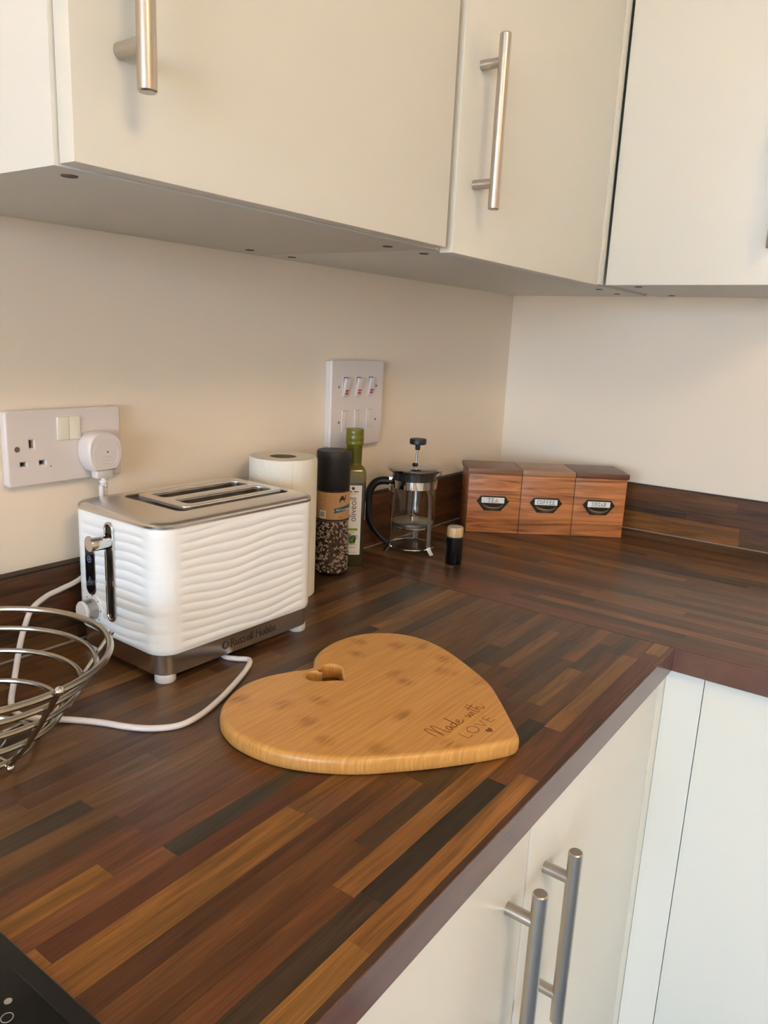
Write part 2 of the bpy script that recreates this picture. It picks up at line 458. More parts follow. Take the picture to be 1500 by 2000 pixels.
BY1 = -1.45
wb = thing('worktop', 'dark walnut stave worktop carrying the tea coffee and sugar box', 'worktop', (0, 0, W))
obj('core', bbox(-D_B+.002, 0, BY1, 0, -ET, -.0042), M_core, wb, smooth=0)
x = -D_B + .0012; k = 0
PALB = [DR, (74, 52, 40), MB, MB, RB, TN, (92, 63, 44), (100, 70, 50), (70, 52, 42), (120, 84, 56), (86, 60, 45), (64, 48, 40)]
EXB = {0: [(-1.45, -.75, (98, 62, 46)), (-.75, -.42, (92, 58, 42)), (-.42, -.10, (104, 64, 46))],
       1: [(-.95, -.56, (94, 60, 48)), (-.56, -.20, (110, 68, 48))],
       2: [(-1.0, -.60, (88, 62, 50)), (-.60, -.34, (70, 50, 42)), (-.34, -.05, (108, 66, 46))],
       3: [(-.90, -.375, (124, 82, 56)), (-.375, -.1, (100, 60, 42))],
       5: [(-1.0, -.45, (90, 62, 48)), (-.45, -.2, (66, 46, 38))], 6: [(-.9, -.42, (116, 78, 54))],
       8: [(-1.2, -.44, (110, 76, 54)), (-.44, -.15, (84, 52, 38))], 10: [(-.9, -.5, (104, 70, 48))],
       14: [(-.95, -.41, (82, 60, 48)), (-.41, -.2, (110, 68, 46))], 18: [(-.62, -.36, (66, 46, 36))], 24: [(-.8, -.53, (116, 80, 54)), (-.47, -.3, (120, 80, 50))]}
while x < -1e-4:
    x2 = x + .0194
    if x2 > -.012: x2 = 0.0
    row(wb, BY1, 0, x, x2, -.004, 0, False, EXB.get(k, ()), .2, .5, PALB); x = x2; k += 1
bandB = obj('edge_band', bbox(-D_B, -D_B+.002, BY1, -D_A, -ET, -.0004, .0003), M_band, wb, smooth=0)

# upstands: five rows of staves each
ua = thing('upstand', 'walnut stave upstand along the wall behind the toaster', 'upstand', (0, 0, W))
obj('core', bbox(AX0, -.0005, -UPT+.0042, -.0005, .0006, UPH-.0003), M_core, ua, smooth=0)
ub = thing('upstand', 'walnut stave upstand along the wall beside the storage box', 'upstand', (0, 0, W))
obj('core', bbox(-UPT+.0042, -.0005, BY1, -UPT-.001, .0006, UPH-.0003), M_core, ub, smooth=0)
PALU = [DR, DR, (78, 48, 34), (92, 56, 38), MB, (104, 64, 42), (70, 48, 36)]
for j in range(5):
    z0, z1 = .0006 + j*.01942, .0006 + (j+1)*.01942
    row(ua, AX0, -UPT-.0002, -UPT, -UPT+.004, z0, z1, True, (), .2, .5, PALU)
    ex = {0: [(-.55, -.2, (128, 82, 48))], 1: [(-.548, -.2, (122, 78, 46)), (-.9, -.548, (84, 56, 42))], 2: [(-.9, -.445, (92, 58, 44)), (-.445, -.25, (72, 50, 40))],
          3: [(-.5376, -.25, (96, 64, 46)), (-.62, -.5376, (82, 54, 40))], 4: [(-.5376, -.2, (104, 70, 48)), (-.9, -.5376, (90, 58, 42))]}[j]
    row(ub, BY1, -UPT-.0002, -UPT, -UPT+.004, z0, z1, False, ex, .2, .45, PALU)
obj('top_edge', bbox(AX0, -.0005, -UPT, -.0005, UPH-.0003, UPH), M_core, ua, smooth=0)
obj('top_edge', bbox(-UPT, -.0005, BY1, -UPT-.0002, UPH-.0003, UPH), M_core, ub, smooth=0)
for u, pth in ((ua, [(AX0, -UPT-.0006, .0008), (-UPT-.001, -UPT-.0006, .0008)]), (ub, [(-UPT-.0006, BY1, .0008), (-UPT-.0006, -UPT-.001, .0008)])):
    obj('silicone_bead', tube(pth, .0016, 8), M_sil, u)

# ------------------------------------------------------------------ handles
def bar_handle(parent, loc, outward, zlen=.192, gap=.132, off=.029):
    """T-bar handle on a door face: loc = centre on the face; outward = unit direction"""
    o = Vector(outward)
    bm = bmesh.new(); r = .0068
    p = o*off
    prof = [(-zlen/2, r*.86), (-zlen/2+.0012, r), (zlen/2-.0012, r), (zlen/2, r*.86)]
    tube([(p.x, p.y, z) for z, _ in prof], r, 24, bm, radii=[q for _, q in prof])
    for s in (-1, 1):
        tube([o*0.0 + Vector((0, 0, s*gap/2)), p + Vector((0, 0, s*gap/2))], .0058, 18, bm)
    h = obj('handle', bm, M_steel, parent, loc)
    h['label'] = 'brushed steel bar handle'
    return h

# ------------------------------------------------------------------ wall cabinets
CH, CD, CDB, CTOP = .484, .3221, .3003, 1.20      # heights above the worktop; front planes
def caps(parent, pts):
    for x, y in pts:
        bm = lathe([(0, 0), (.0058, 0), (.0062, .0006), (.0062, .001)], 20)
        obj('cover_cap', bm, mat('cover_cap', (96, 80, 62), 0.6), parent, (x, y, -.0009))
def door(parent, x0, x1, y0, y1, z0, z1, name='door'):
    d = obj(name, bbox(x0, x1, y0, y1, z0, z1, .0012), M_cab, parent, smooth=30); return d

c1 = thing('wall_cabinet', 'white wall cabinet above the toaster with one wide door', 'cabinet', (0, 0, W+CH))
obj('body', bbox(-1.3109, -.8165, -CD+.0200, -.0005, 0, CTOP-CH, .0006), M_carc, c1)
d = door(c1, -1.3080, -.8240, -CD, -CD+.018, .0012, CTOP-CH)
bar_handle(d, (-1.269, -CD, .1461), (0, -1, 0))
caps(c1, [(-1.284, -.278), (-.8737, -.0454), (-.8606, -.2632)])
c2 = thing('wall_cabinet', 'white wall cabinet in the corner above the coffee press', 'cabinet', (0, 0, W+CH))
obj('body', bbox(-.8150, -.0005, -CD+.0200, -.0005, 0, CTOP-CH, .0006), M_carc, c2)
d = door(c2, -.8095, -.3300, -CD, -CD+.018, -.0030, CTOP-CH)
bar_handle(d, (-.768, -CD, .1461), (0, -1, 0))
obj('corner_filler', bbox(-.3275, -.3045, -CD-.0005, -CD+.018, -.001, CTOP-CH, .0006), M_cab, c2)
caps(c2, [(-.7878, -.0421), (-.7855, -.2661), (-.1975, -.2754), (-.0776, -.2676)])
c3 = thing('wall_cabinet', 'white wall cabinet on the side wall above the storage box', 'cabinet', (0, 0, W+CH))
obj('body', bbox(-CDB+.0200, -.0005, -.640, -CD-.004, 0, CTOP-CH, .0006), M_carc, c3)
d = door(c3, -CDB, -CDB+.018, -.636, -CD-.003, -.0006, CTOP-CH)
bar_handle(d, (-CDB, -.5830, .1461), (-1, 0, 0))
caps(c3, [(-.2582, -.369), (-.04, -.3646)])

# ------------------------------------------------------------------ base cabinets
YB, XB = -.592, -.638                          # front planes of the base doors
b1 = thing('base_cabinet', 'white base cabinet with two steel handled doors below the heart board', 'cabinet', (0, 0, 0))
zt = W - ET - .0006
obj('body', bbox(-1.4400, -.6600, YB+.020, -.010, .12, zt, .0006), M_carc, b1)
obj('plinth', bbox(-1.4400, -.6600, -.55, -.53, 0, .12), M_carc, b1)
d = door(b1, -1.4340, -1.0548, YB, YB+.018, .125, zt-.003)
bar_handle(d, (-1.0905, YB, W-.172), (0, -1, 0))
d = door(b1, -1.0515, -.6700, YB, YB+.018, .125, zt-.003)
bar_handle(d, (-1.0110, YB, W-.178), (0, -1, 0))
b2 = thing('base_cabinet', 'white base cabinet meeting the inner corner of the worktops', 'cabinet', (0, 0, 0))
obj('body', bbox(XB+.0185, -.010, -1.240, -.6405, .12, zt, .0006), M_carc, b2)
obj('plinth', bbox(-.60, -.58, -1.240, -.645, 0, .12), M_carc, b2)
door(b2, XB, XB+.018, -1.2360, -.6409, .125, zt-.003)
cp = obj('corner_post', bbox(-.6670, XB+.017, YB+.0002, YB+.018, .12, zt, .0008), M_cab)
b = bmesh.new(); b.from_mesh(cp.data); box(b, XB, XB+.017, -.6400, YB, .12, zt, .0008); b.to_mesh(cp.data); b.free()
cp['label'] = 'narrow white corner post between the two base cabinets'; cp['category'] = 'corner post'

# ------------------------------------------------------------------ hob
hob = thing('hob', 'black glass hob set in the worktop at the bottom corner of the picture', 'hob', (-1.7175, -.300, W))
M_glass_blk = mat('black_glass', (10, 9, 8), 0.12)
obj('frame', plate([rrect(.565, .500, .006, 4)], .0045, .001), mat('hob_frame', (12, 11, 10), 0.30), hob)
obj('glass', plate([rrect(.543, .478, .004, 4)], .0012, .0004), M_glass_blk, hob, (0, 0, .0045))
M_mark = mat('hob_print', (150, 146, 140), 0.5)
bm = lathe([(0, 0), (.0022, 0), (.0022, .0001), (0, .0001)], 16, None, .2579, -.1582)
for (ux, uy) in ((.2500, -.1500), (.2520, -.1680)):
    tube([(ux+.0032*math.cos(a*PI/8), uy+.0032*math.sin(a*PI/8), .0001) for a in range(16)], .0003, 4, bm, closed=True)
obj('control_marks', bm, M_mark, hob, (0, 0, .0057))
for ux, uy, ur in ((-.12, -.10, .075), (-.13, .11, .10), (.10, .10, .075), (.09, -.05, .06)):
    obj('cooking_zone', tube([(ux+ur*math.cos(a*PI/24), uy+ur*math.sin(a*PI/24), .0001) for a in range(48)], .0004, 4, closed=True), M_mark, hob, (0, 0, .0057))

# ------------------------------------------------------------------ toaster
TL_, TW_, TR_ = .2421, .1657, .025
ZB, ZT, ZR = .0341, .1735, .1809
to = thing('toaster', 'white ribbed two slot toaster with steel top and base', 'toaster', (-1.0312, -.1247, W), -.0246)
M_tbody = mat('toaster_white', (246, 246, 244), 0.26, spec=0.5)
def tbody():
    bm = bmesh.new(); n = 14; straightx, straighty = 84, 56
    P = []     # (x, y, nx, ny, s, mask)
    lx, ly, r = TL_, TW_, TR_
    def seg(p0, p1, cnt, nrm, s0):
        ln = math.dist(p0, p1)
        for k in range(cnt):
            t = k/cnt; e = min(t, 1-t)*ln
            P.append((p0[0]+(p1[0]-p0[0])*t, p0[1]+(p1[1]-p0[1])*t, *nrm, s0+t*ln, min(1, e/.008)))
        return s0+ln
    def arc(cx, cy, a0, s0):
        for k in range(n):
            a = math.radians(a0+90*k/n); P.append((cx+r*math.cos(a), cy+r*math.sin(a), math.cos(a), math.sin(a), s0+r*math.radians(90*k/n), 0.0))
        return s0+r*PI/2
    s = 0; hx, hy = lx/2-r, ly/2-r
    s = seg((lx/2, -hy), (lx/2, hy), straighty, (1, 0), s); s = arc(hx, hy, 0, s)
    s = seg((hx, ly/2), (-hx, ly/2), straightx, (0, 1), s); s = arc(-hx, hy, 90, s)
    s = seg((-lx/2, hy), (-lx/2, -hy), straighty, (-1, 0), s); s = arc(-hx, -hy, 180, s)
    s = seg((-hx, -ly/2), (hx, -ly/2), straightx, (0, -1), s); s = arc(hx, -hy, 270, s)
    rows = []; J = 150
    for j in range(J+1):
        z = ZB + (ZT-ZB)*j/J; lp = []
        e = min(z-ZB, ZT-z)/.006; emask = min(1, max(0, e))
        inset = -.0012*(1-emask)**2
        for x, y, nx, ny, s, mk in P:
            ph = (z-ZB)/.0104 + .24*math.sin(2*PI*s/.210 + 20*z) + .10*math.sin(2*PI*s/.105 + 1.3 - 45*z)
            fr = ph - math.floor(ph)
            rib = math.sin(PI*fr)**.75 - .55
            dsp = .0013*rib*(.12+.88*mk)*emask + inset
            lp.append((x+nx*dsp, y+ny*dsp, z))
        rows.append(lp)
    return loft(rows, bm)
obj('body', tbody(), M_tbody, to, smooth=60)
# steel base and rim
def rr3(dx, z, n=10): return [(x, y, z) for x, y in rrect(TL_+2*dx, TW_+2*dx, TR_+dx, n)]
M_tbase = brushed('toaster_base_steel', (206, 198, 190), 0.22, (0.04, 1, 1))
base = obj('base', loft([rr3(-.006, .0095), rr3(-.0035, .0105), rr3(-.0028, ZB)]), M_tbase, to)
base['label'] = 'brushed steel base band with dark lettering'
obj('seam', loft([rr3(-.0016, ZB-.0006), rr3(-.0016, ZB+.0004)]), mat('seam_grey', (96, 88, 80), 0.5), base)
for sx in (-1, 1):
    for sy in (-1, 1):
        bm = lathe([(0, 0), (.0108, 0), (.0116, .0012), (.0116, .0100), (0, .0100)], 28)
        obj('foot', bm, M_white, to, (sx*(TL_/2-.0175), sy*(TW_/2-.0175), 0))
outer = [rr3(-.0008, ZT-.0004), rr3(.0004, ZT+.0008), rr3(.0006, ZT+.0035), rr3(-.0006, ZR-.0022), rr3(-.0030, ZR-.0005), rr3(-.008, ZR)]
hole = lambda g, z: [(x, y, z) for x, y in rrect(.1735+2*g, .108+2*g, .008+g, 10, .0215, .0085)]
bm = loft(outer + [hole(.0015, ZR+.0002), hole(0, ZR-.0010), hole(0, ZR-.012)], cap0=False, cap1=True)
top = obj('top_plate', bm, M_tsteel, to)
# dark recess floor under the raised slot platform
obj('recess', bbox(-.0652, .1082, -.0455, .0625, ZR-.0115, ZR-.0095), M_dark, top, smooth=0)
def off(pts, dx, dy): return [(x+dx, y+dy) for x, y in pts]
pl = plate([rrect(.1560, .0940, .010, 6, .0260, .0085)] + [rrect(.134, .0300, .007, 6, .0280, yy)[::-1] for yy in (-.0135, .0305)], .0045, .0012)
plat = obj('slot_platform', pl, M_tsteel, to, (0, 0, ZR-.0022))
for yy in (-.0135, .0305):
    bm = bmesh.new()
    lp = lambda g, z: [(x, y, z) for x, y in rrect(.134+2*g, .0300+2*g, .007+g, 6, .0280, yy)]
    loft([lp(.0002, .0), lp(.0002, -.016)], bm, cap0=False, cap1=False)
    obj('slot_lining', bm, mat('slot_steel', (120, 110, 100), 0.35, 1.0), plat, (0, 0, .0010))
    obj('slot_floor', bbox(.0280-.066, .0280+.066, yy-.0145, yy+.0145, -.017, -.016), mat('slot_dark', (46, 40, 36), 0.6), plat, smooth=0)
    bm = bmesh.new()
    for k in range(4):
        xx = .0280 - .048 + k*.032
        tube([(xx, yy-.011, -.010), (xx+.004, yy-.008, -.004), (xx+.010, yy-.008, -.004), (xx+.014, yy-.011, -.010)], .0011, 6, bm)
        tube([(xx, yy+.011, -.010), (xx+.004, yy+.008, -.004), (xx+.010, yy+.008, -.004), (xx+.014, yy+.011, -.010)], .0011, 6, bm)
    obj('bread_guide', bm, M_dark, plat)
# printed warning panel on the steel top
wp = obj('warning_print', plate([rrect(.0225, .0400, .0005, 2), rrect(.0213, .0388, .0004, 2)[::-1]], .00012), mat('pale_print', (214, 208, 198), 0.5), top, (-.0860, .0165, ZR-.0002))
bm = bmesh.new()
for k in range(5): box(bm, -.0085+k*.0038, -.0072+k*.0038, -.016, .016-.004*(k % 2), 0, .00012)
obj('warning_lines', bm, MATS['pale_print'], top, (-.0860, .0165, ZR-.0002))
# end face: slot with chrome bezel, lever, button pill, dial.  frame: u = -y (to the right as seen), v = z, n = -x
def endface(name, src, m, u, z, n=0.0, parent=to, smooth=35):
    o = obj(name, src, m, parent, smooth=smooth)
    o.matrix_local = Matrix(((0, 0, -1, -TL_/2-n), (-1, 0, 0, -u), (0, 1, 0, z), (0, 0, 0, 1)))
    return o
def stadium(w, h, n=12): return rrect(w, h, w/2-1e-5, n)
bez = endface('lever_slot', plate([stadium(.0170, .1150), stadium(.0105, .1085)[::-1]], .0040, .0010), M_chrome, -.0030, .1122, -.0010)
bez['label'] = 'chrome edged slot of the toaster lever'
endface('slot_hollow', plate([stadium(.0110, .1090)], .0008), mat('slot_black', (12, 10, 9), 0.25), -.0030, .1122, .0002)
bm = bmesh.new()
Lz = .148
tube([(0, 0, -.001), (0, 0, .0165)], .0030, 12, bm)
for z0, z1 in ((.0030, .0262),):
    g = rrect(.0152, .0150, .0070, 8)
    loft([[(x*q, y*q, z) for x, y in g] for q, z in ((.93, z0), (1, z0+.001), (1, z1-.0012), (.90, z1))], bm)
lev = endface('lever', bm, M_chrome, -.0025, Lz, 0.0)
lev['label'] = 'chrome lever knob'
pill = endface('button_panel', plate([stadium(.0165, .0560)], .0022, .0008), mat('gloss_black', (12, 13, 17), 0.10), -.0430, .1070, -.0004)
endface('button_surround', plate([stadium(.0195, .0700), stadium(.0165, .0560)[::-1]], .0018, .0004), M_chrome, -.0430, .1110, -.0006)
M_led = mat('blue_print', (120, 150, 200), 0.4)
for dz, pts in ((.012, [(-.003, 0), (.003, 0)]), (-.012, [(-.003, -.003), (.003, -.003), (0, .0035), (-.003, -.003)])):
    st = [[(.0036*math.cos(a*PI/8), .0036*math.sin(a*PI/8)) for a in range(17)]] if dz > 0 else [pts]
    st = st + ([[(-.002, 0), (.002, 0)], [(0, -.002), (0, .002)]] if dz > 0 else [])
    endface('button_symbol', stroke_mesh(st, .0008, .0001), M_led, -.0430, .1070+dz, .0019, smooth=0)
# dial with scale ring
endface('dial_plate', tomesh(lathe([(0, 0), (.0185, 0), (.0180, .0016), (0, .0016)], 36)), M_tbody, -.0410, .0600, -.0004)
bm = bmesh.new()
for k in range(7):
    a = math.radians(-40 + k*43); c = (.0158*math.cos(a), .0158*math.sin(a))
    lathe([(0, .0014), (.0008, .0014), (.0008, .0018), (0, .0018)], 8, bm, *c)
endface('dial_marks', bm, M_ink, -.0410, .0600, -.0002, smooth=0)
bm = lathe([(0, 0), (.0128, 0), (.0122, .0118), (.0116, .0122)], 36)
endface('dial_ring', bm, mat('dial_silver', (176, 172, 170), 0.32, 0.85), -.0410, .0600, .0008)
bm = lathe([(.0120, .0116), (.0120, .0138), (.0108, .0150), (0, .0152)], 36)
dl = endface('dial_cap', bm, M_white, -.0410, .0600, .0008)
# lettering on the base band (long side, facing the room)
tx = text_mesh('Russell Hobbs', .0150, .0003, 'LEFT', .86)
o = obj('lettering', tx, mat('dark_lettering', (44, 38, 34), 0.5), base, smooth=0)
o.matrix_local = Matrix(((1, 0, 0, -.0225), (0, 0, -1, -TW_/2+.0030-.0001), (0, 1, 0, .0222), (0, 0, 0, 1)))
bm = lathe([(0, 0), (.0047, 0), (.0047, .0003), (0, .0003)], 24)
lg = obj('logo', bm, MATS['dark_lettering'], base, smooth=0)
lg.matrix_local = Matrix(((1, 0, 0, -.0300), (0, 0, -1, -TW_/2+.0030-.0001), (0, 1, 0, .0224), (0, 0, 0, 1)))
lg2 = obj('logo_mark', stroke_mesh([[(-.0014, -.003), (-.0014, .003), (.0012, .003), (.0018, .0015), (.0012, 0), (-.0014, 0)], [(0, 0), (.0020, -.003)]], .0008, .0001), mat('logo_light', (150, 138, 128), 0.4), base, smooth=0)
lg2.matrix_local = Matrix(((1, 0, 0, -.0300), (0, 0, -1, -TW_/2+.0026-.0001), (0, 1, 0, .0224), (0, 0, 0, 1)))
# mains lead and plug, given in room coordinates and carried by the toaster
def world_child(name, bm, m, parent=to):
    o = obj(name, bm, m, parent)
    R = Matrix.Translation((-1.0312, -.1247, W)) @ Matrix.Rotation(-.0246, 4, 'Z')
    o.matrix_local = R.inverted(); return o
zc = W + .0031
lead = [(-1.0480, -.150, W+.0055), (-1.0500, -.176, zc), (-1.0560, -.1960, zc), (-1.0505, -.2095, zc), (-1.0440, -.2235, zc), (-1.0660, -.2400, zc), (-1.1084, -.2605, zc), (-1.1405, -.2735, zc),
        (-1.1700, -.2820, zc), (-1.1950, -.2821, zc), (-1.2145, -.2685, zc), (-1.2283, -.2479, zc), (-1.2392, -.2231, zc), (-1.2521, -.2005, zc), (-1.2635, -.1842, zc),
        (-1.2775, -.1633, zc), (-1.2815, -.1460, zc), (-1.2760, -.1249, zc+.001), (-1.2590, -.1010, W+.016), (-1.2400, -.0800, W+.0405), (-1.2252, -.0650, W+.0548), (-1.2104, -.0550, W+.0688), (-1.1873, -.0450, W+.0753),
        (-1.1652, -.0400, W+.0778), (-1.1376, -.0335, W+.0813), (-1.1150, -.0310, W+.095), (-1.1030, -.0300, W+.125), (-1.1012, -.0300, W+.165), (-1.1010, -.0300, W+.190)]
world_child('power_cord', tube(catmull(lead, 8), .0031, 12), M_cord)
# plug: D shaped body pressed into the right hand outlet
prof = [(-.0260, .0050), (-.0245, -.0100), (-.0180, -.0215), (-.0125, -.0240), (.0125, -.0240), (.0180, -.0215), (.0245, -.0100), (.0260, .0050), (.0225, .0180), (.0130, .0255), (0, .0270), (-.0130, .0255), (-.0225, .0180)]
prof = [(p.x, p.y) for p in catmull([(a, b, 0) for a, b in prof], 5, True)]
prof = [(x*.89, y*.91) for x, y in prof]
bm = bmesh.new()
loft([[(x*s, y*s, z) for x, y in prof] for s, z in ((.97, 0), (1, .002), (1, .0170), (.97, .0205), (.90, .0225))], bm)
def on_wall(name, src, m, x, z, y, parent=None, smooth=35):
    """flat thing on the back wall: local x -> room x, local y -> up, local z -> out of the wall"""
    o = obj(name, src, m, parent, smooth=smooth)
    o.matrix_local = Matrix(((1, 0, 0, x), (0, 0, -1, y), (0, 1, 0, z), (0, 0, 0, 1)))
    return o
Rt = (Matrix.Translation((-1.0312, -.1247, W)) @ Matrix.Rotation(-.0246, 4, 'Z')).inverted()
PX, PZ, PY = -1.0965, W+.2295, -.0128
def plug_part(name, src, m, dx=0, dz=0, dy=0, parent=None):
    o = obj(name, src, m, parent or to)
    mm = Matrix(((1, 0, 0, PX+dx), (0, 0, -1, PY-dy), (0, 1, 0, PZ+dz), (0, 0, 0, 1)))
    o.matrix_local = (Rt @ mm) if parent is None else Matrix(((1, 0, 0, dx), (0, 1, 0, dz), (0, 0, 1, dy), (0, 0, 0, 1)))
    return o
plug = plug_part('plug', bm, M_socket); plug['label'] = 'white mains plug pushed into the wall socket'
arcp = [(.0165*math.cos(a), .0165*math.sin(a)) for a in [math.radians(-50+280*k/40) for k in range(41)]]
plug_part('face_ring', tube([(x, y-.001, 0) for x, y in arcp], .0004, 6), M_socket, dy=.0225, parent=plug)
plug_part('fuse_screw', lathe([(0, 0), (.0010, 0), (.0010, .0003), (0, .0003)], 10), M_ink, .002, .001, .0225, plug)
bm = bmesh.new()
for k in range(3): box(bm, -.0070+.001*k, .0070-.001*k, -.0040*k-.0006, -.0040*k+.0006, 0, .0002)
plug_part('embossed_lines', bm, mat('embossed_plastic', (212, 203, 199), 0.35), 0, -.0050, .0225, plug)
bm = bbox(-.0105, .0105, -.0310, -.0205, .0065, .0190, .0015)
plug_part('cord_grip', bm, M_socket, parent=plug)
bm = bmesh.new()
for k in range(5):
    zz = -.0335 - k*.0046
    lathe([(0, zz-.0034), (.0050-.0003*k, zz-.0034), (.0050-.0003*k, zz), (0, zz)], 16, bm)
tube([(0, 0, -.030), (0, 0, -.060)], .0034, 12, bm)
bmesh.ops.transform(bm, matrix=Matrix(((1, 0, 0, 0), (0, 0, 1, 0), (0, -1, 0, .0150), (0, 0, 0, 1))), verts=bm.verts[:])
plug_part('strain_relief', bm, M_cord, parent=plug)

# ------------------------------------------------------------------ double socket
sk = thing('wall_socket', 'white double wall socket with a plug in one outlet', 'socket', (-1.1320, 0, W+.2392))
def sk_part(name, src, m, dx, dz, dy, parent=sk, smooth=35): return on_wall(name, src, m, dx, dz, -dy, parent, smooth)
def rect(x0, x1, y0, y1): return [(x0, y0), (x1, y0), (x1, y1), (x0, y1)]
pin = lambda x0, x1, y0, y1: rect(x0, x1, y0, y1)[::-1]
ox = -.0426; oz = -.0090
holes = [pin(ox-.0032, ox+.0022, oz+.0090, oz+.0180), pin(ox-.0148, ox-.0076, oz-.0110, oz-.0062), pin(ox+.0076, ox+.0148, oz-.0110, oz-.0062)]
sp = sk_part('face_plate', plate([rrect(.1450, .0850, .0040, 4)] + holes, .0118, .0022), M_socket, 0, 0, .0006)
obj('backing', bbox(-.070, .070, -.002, -.0004, -.040, .040), M_dark, sk, smooth=0)
bm = bmesh.new()
for h in holes:
    xs = [p[0] for p in h]; ys = [p[1] for p in h]; box(bm, min(xs)-.001, max(xs)+.001, min(ys)-.001, max(ys)+.001, .0030, .0040)
sk_part('outlet_shutter', bm, mat('shutter_brown', (70, 56, 48), 0.6), 0, 0, .0006, smooth=0)
for dx, tilt in ((-.0073, .05), (.0073, -.02)):
    bm = bbox(-.0070, .0070, -.0132, .0132, 0, .0032, .0006)
    bmesh.ops.rotate(bm, verts=bm.verts[:], cent=(0, 0, 0), matrix=Matrix.Rotation(tilt, 3, 'X'))
    sk_part('rocker_switch', bm, M_rocker, dx+.0018, .0200, .0118)
sk_part('screw', lathe([(0, 0), (.0034, 0), (.0030, .0008), (0, .0008)], 20), mat('screw_grey', (120, 106, 96), 0.4, 0.5), -.0606, 0, .0120)
sk_part('indicator_dot', lathe([(0, 0), (.0008, 0), (.0008, .0003), (0, .0003)], 10), M_ink, -.0220, -.0226, .0123)

# ------------------------------------------------------------------ grid switch plate
gs = thing('switch_plate', 'white grid switch plate with six rocker switches, three marked red', 'switch', (-.5865, 0, W+.2650))
def gs_part(name, src, m, dx, dz, dy, parent=gs, smooth=35): return on_wall(name, src, m, dx, dz, -dy, parent, smooth)
obj('back_box', bbox(-.0700, .0700, -.0100, -.0004, -.0710, .0710, .001), mat('back_box_white', (222, 212, 204), 0.45), gs)
gs_part('face_plate', plate([rrect(.1440, .1460, .0030, 4)], .0060, .0015), M_socket, 0, 0, .0095)
for j, dz in enumerate((.0290, -.0275)):
    for i, dx in enumerate((-.0345, 0, .0345)):
        fr = gs_part('switch_frame', plate([rect(-.0085, .0085, -.0175, .0175), rect(-.0070, .0070, -.0160, .0160)[::-1]], .0010, .0002), M_socket, dx, dz, .0154)
        bm = bbox(-.0066, .0066, -.0152, .0152, 0, .0050 if j == 0 else .0012, .0005)
        bmesh.ops.rotate(bm, verts=bm.verts[:], cent=(0, 0, 0), matrix=Matrix.Rotation(.20 if j == 0 else .0, 3, 'X'))
        rk = gs_part('rocker', bm, M_socket, dx, dz, .0150)
        gp = bbox(-.0066, .0066, .0150, .0175, 0, .0004); gs_part('rocker_gap_shade', gp, M_ink if j == 0 else MATS.get('rocker_shadow') or mat('rocker_shadow', (176, 164, 156), .5), dx, dz, .0152, smooth=0)  # solid strip coloured as the shade in the slit at the rocker end
        if j == 0:
            gs_part('rocker_gap_shade', bbox(-.0066, .0066, -.0178, -.0160, 0, .0004), M_greyink, dx, dz, .0152, smooth=0)
            bm = bmesh.new()
            for k in range(2): box(bm, -.0040, .0040, -.0125+k*.0046, -.0095+k*.0046, 0, .0003)
            bmesh.ops.rotate(bm, verts=bm.verts[:], cent=(0, 0, 0), matrix=Matrix.Rotation(.20, 3, 'X'))
            gs_part('red_print', bm, M_red, dx, dz, .0200, smooth=0)
for dx, dz in ((-.0525, .029), (.0515, .029), (-.0505, -.030), (.0525, -.030)):
    gs_part('screw', lathe([(0, 0), (.0021, 0), (.0019, .0006), (0, .0006)], 14), MATS['screw_grey'], dx, dz, .0154)

# ------------------------------------------------------------------ paper roll
M_tissue = mat('kitchen_paper', (238, 230, 214), 0.9, spec=0.1)
tc = N(M_tissue, 'ShaderNodeTexCoord'); vo = N(M_tissue, 'ShaderNodeTexVoronoi'); vo.inputs['Scale'].default_value = 170
bp = N(M_tissue, 'ShaderNodeBump'); bp.inputs['Strength'].default_value = 0.45; bp.inputs['Distance'].default_value = .0012
L(M_tissue, tc.outputs['Object'], vo.inputs['Vector']); L(M_tissue, vo.outputs['Distance'], bp.inputs['Height']); L(M_tissue, bp.outputs[0], bsdf(M_tissue).inputs['Normal'])
pr_ = thing('paper_roll', 'roll of white kitchen paper standing behind the toaster', 'paper roll', (-.8339, -.0745, W))
obj('sheet_roll', lathe([(.0195, 0), (.0470, 0), (.0481, .002), (.0481, .2040), (.0472, .2052), (.0195, .2052), (.0195, 0)], 72), M_tissue, pr_)
obj('core_tube', lathe([(.0180, .001), (.0194, .001), (.0194, .2046), (.0180, .2046), (.0180, .001)], 48), mat('cardboard', (128, 104, 78), 0.9), pr_)
_bm = bmesh.new()
aa = [math.radians(-120 + k*4) for k in range(23)]
lpA = [((.0483+.0016*(k/22)**3)*math.cos(a), (.0483+.0016*(k/22)**3)*math.sin(a)) for k, a in enumerate(aa)]
lpB = [((.0488+.0016*(k/22)**3)*math.cos(a), (.0488+.0016*(k/22)**3)*math.sin(a)) for k, a in enumerate(aa)]
loft([[(x, y, z) for x, y in lpA + lpB[::-1]] for z in (.001, .203)], _bm)
obj('loose_end', _bm, M_tissue, pr_)

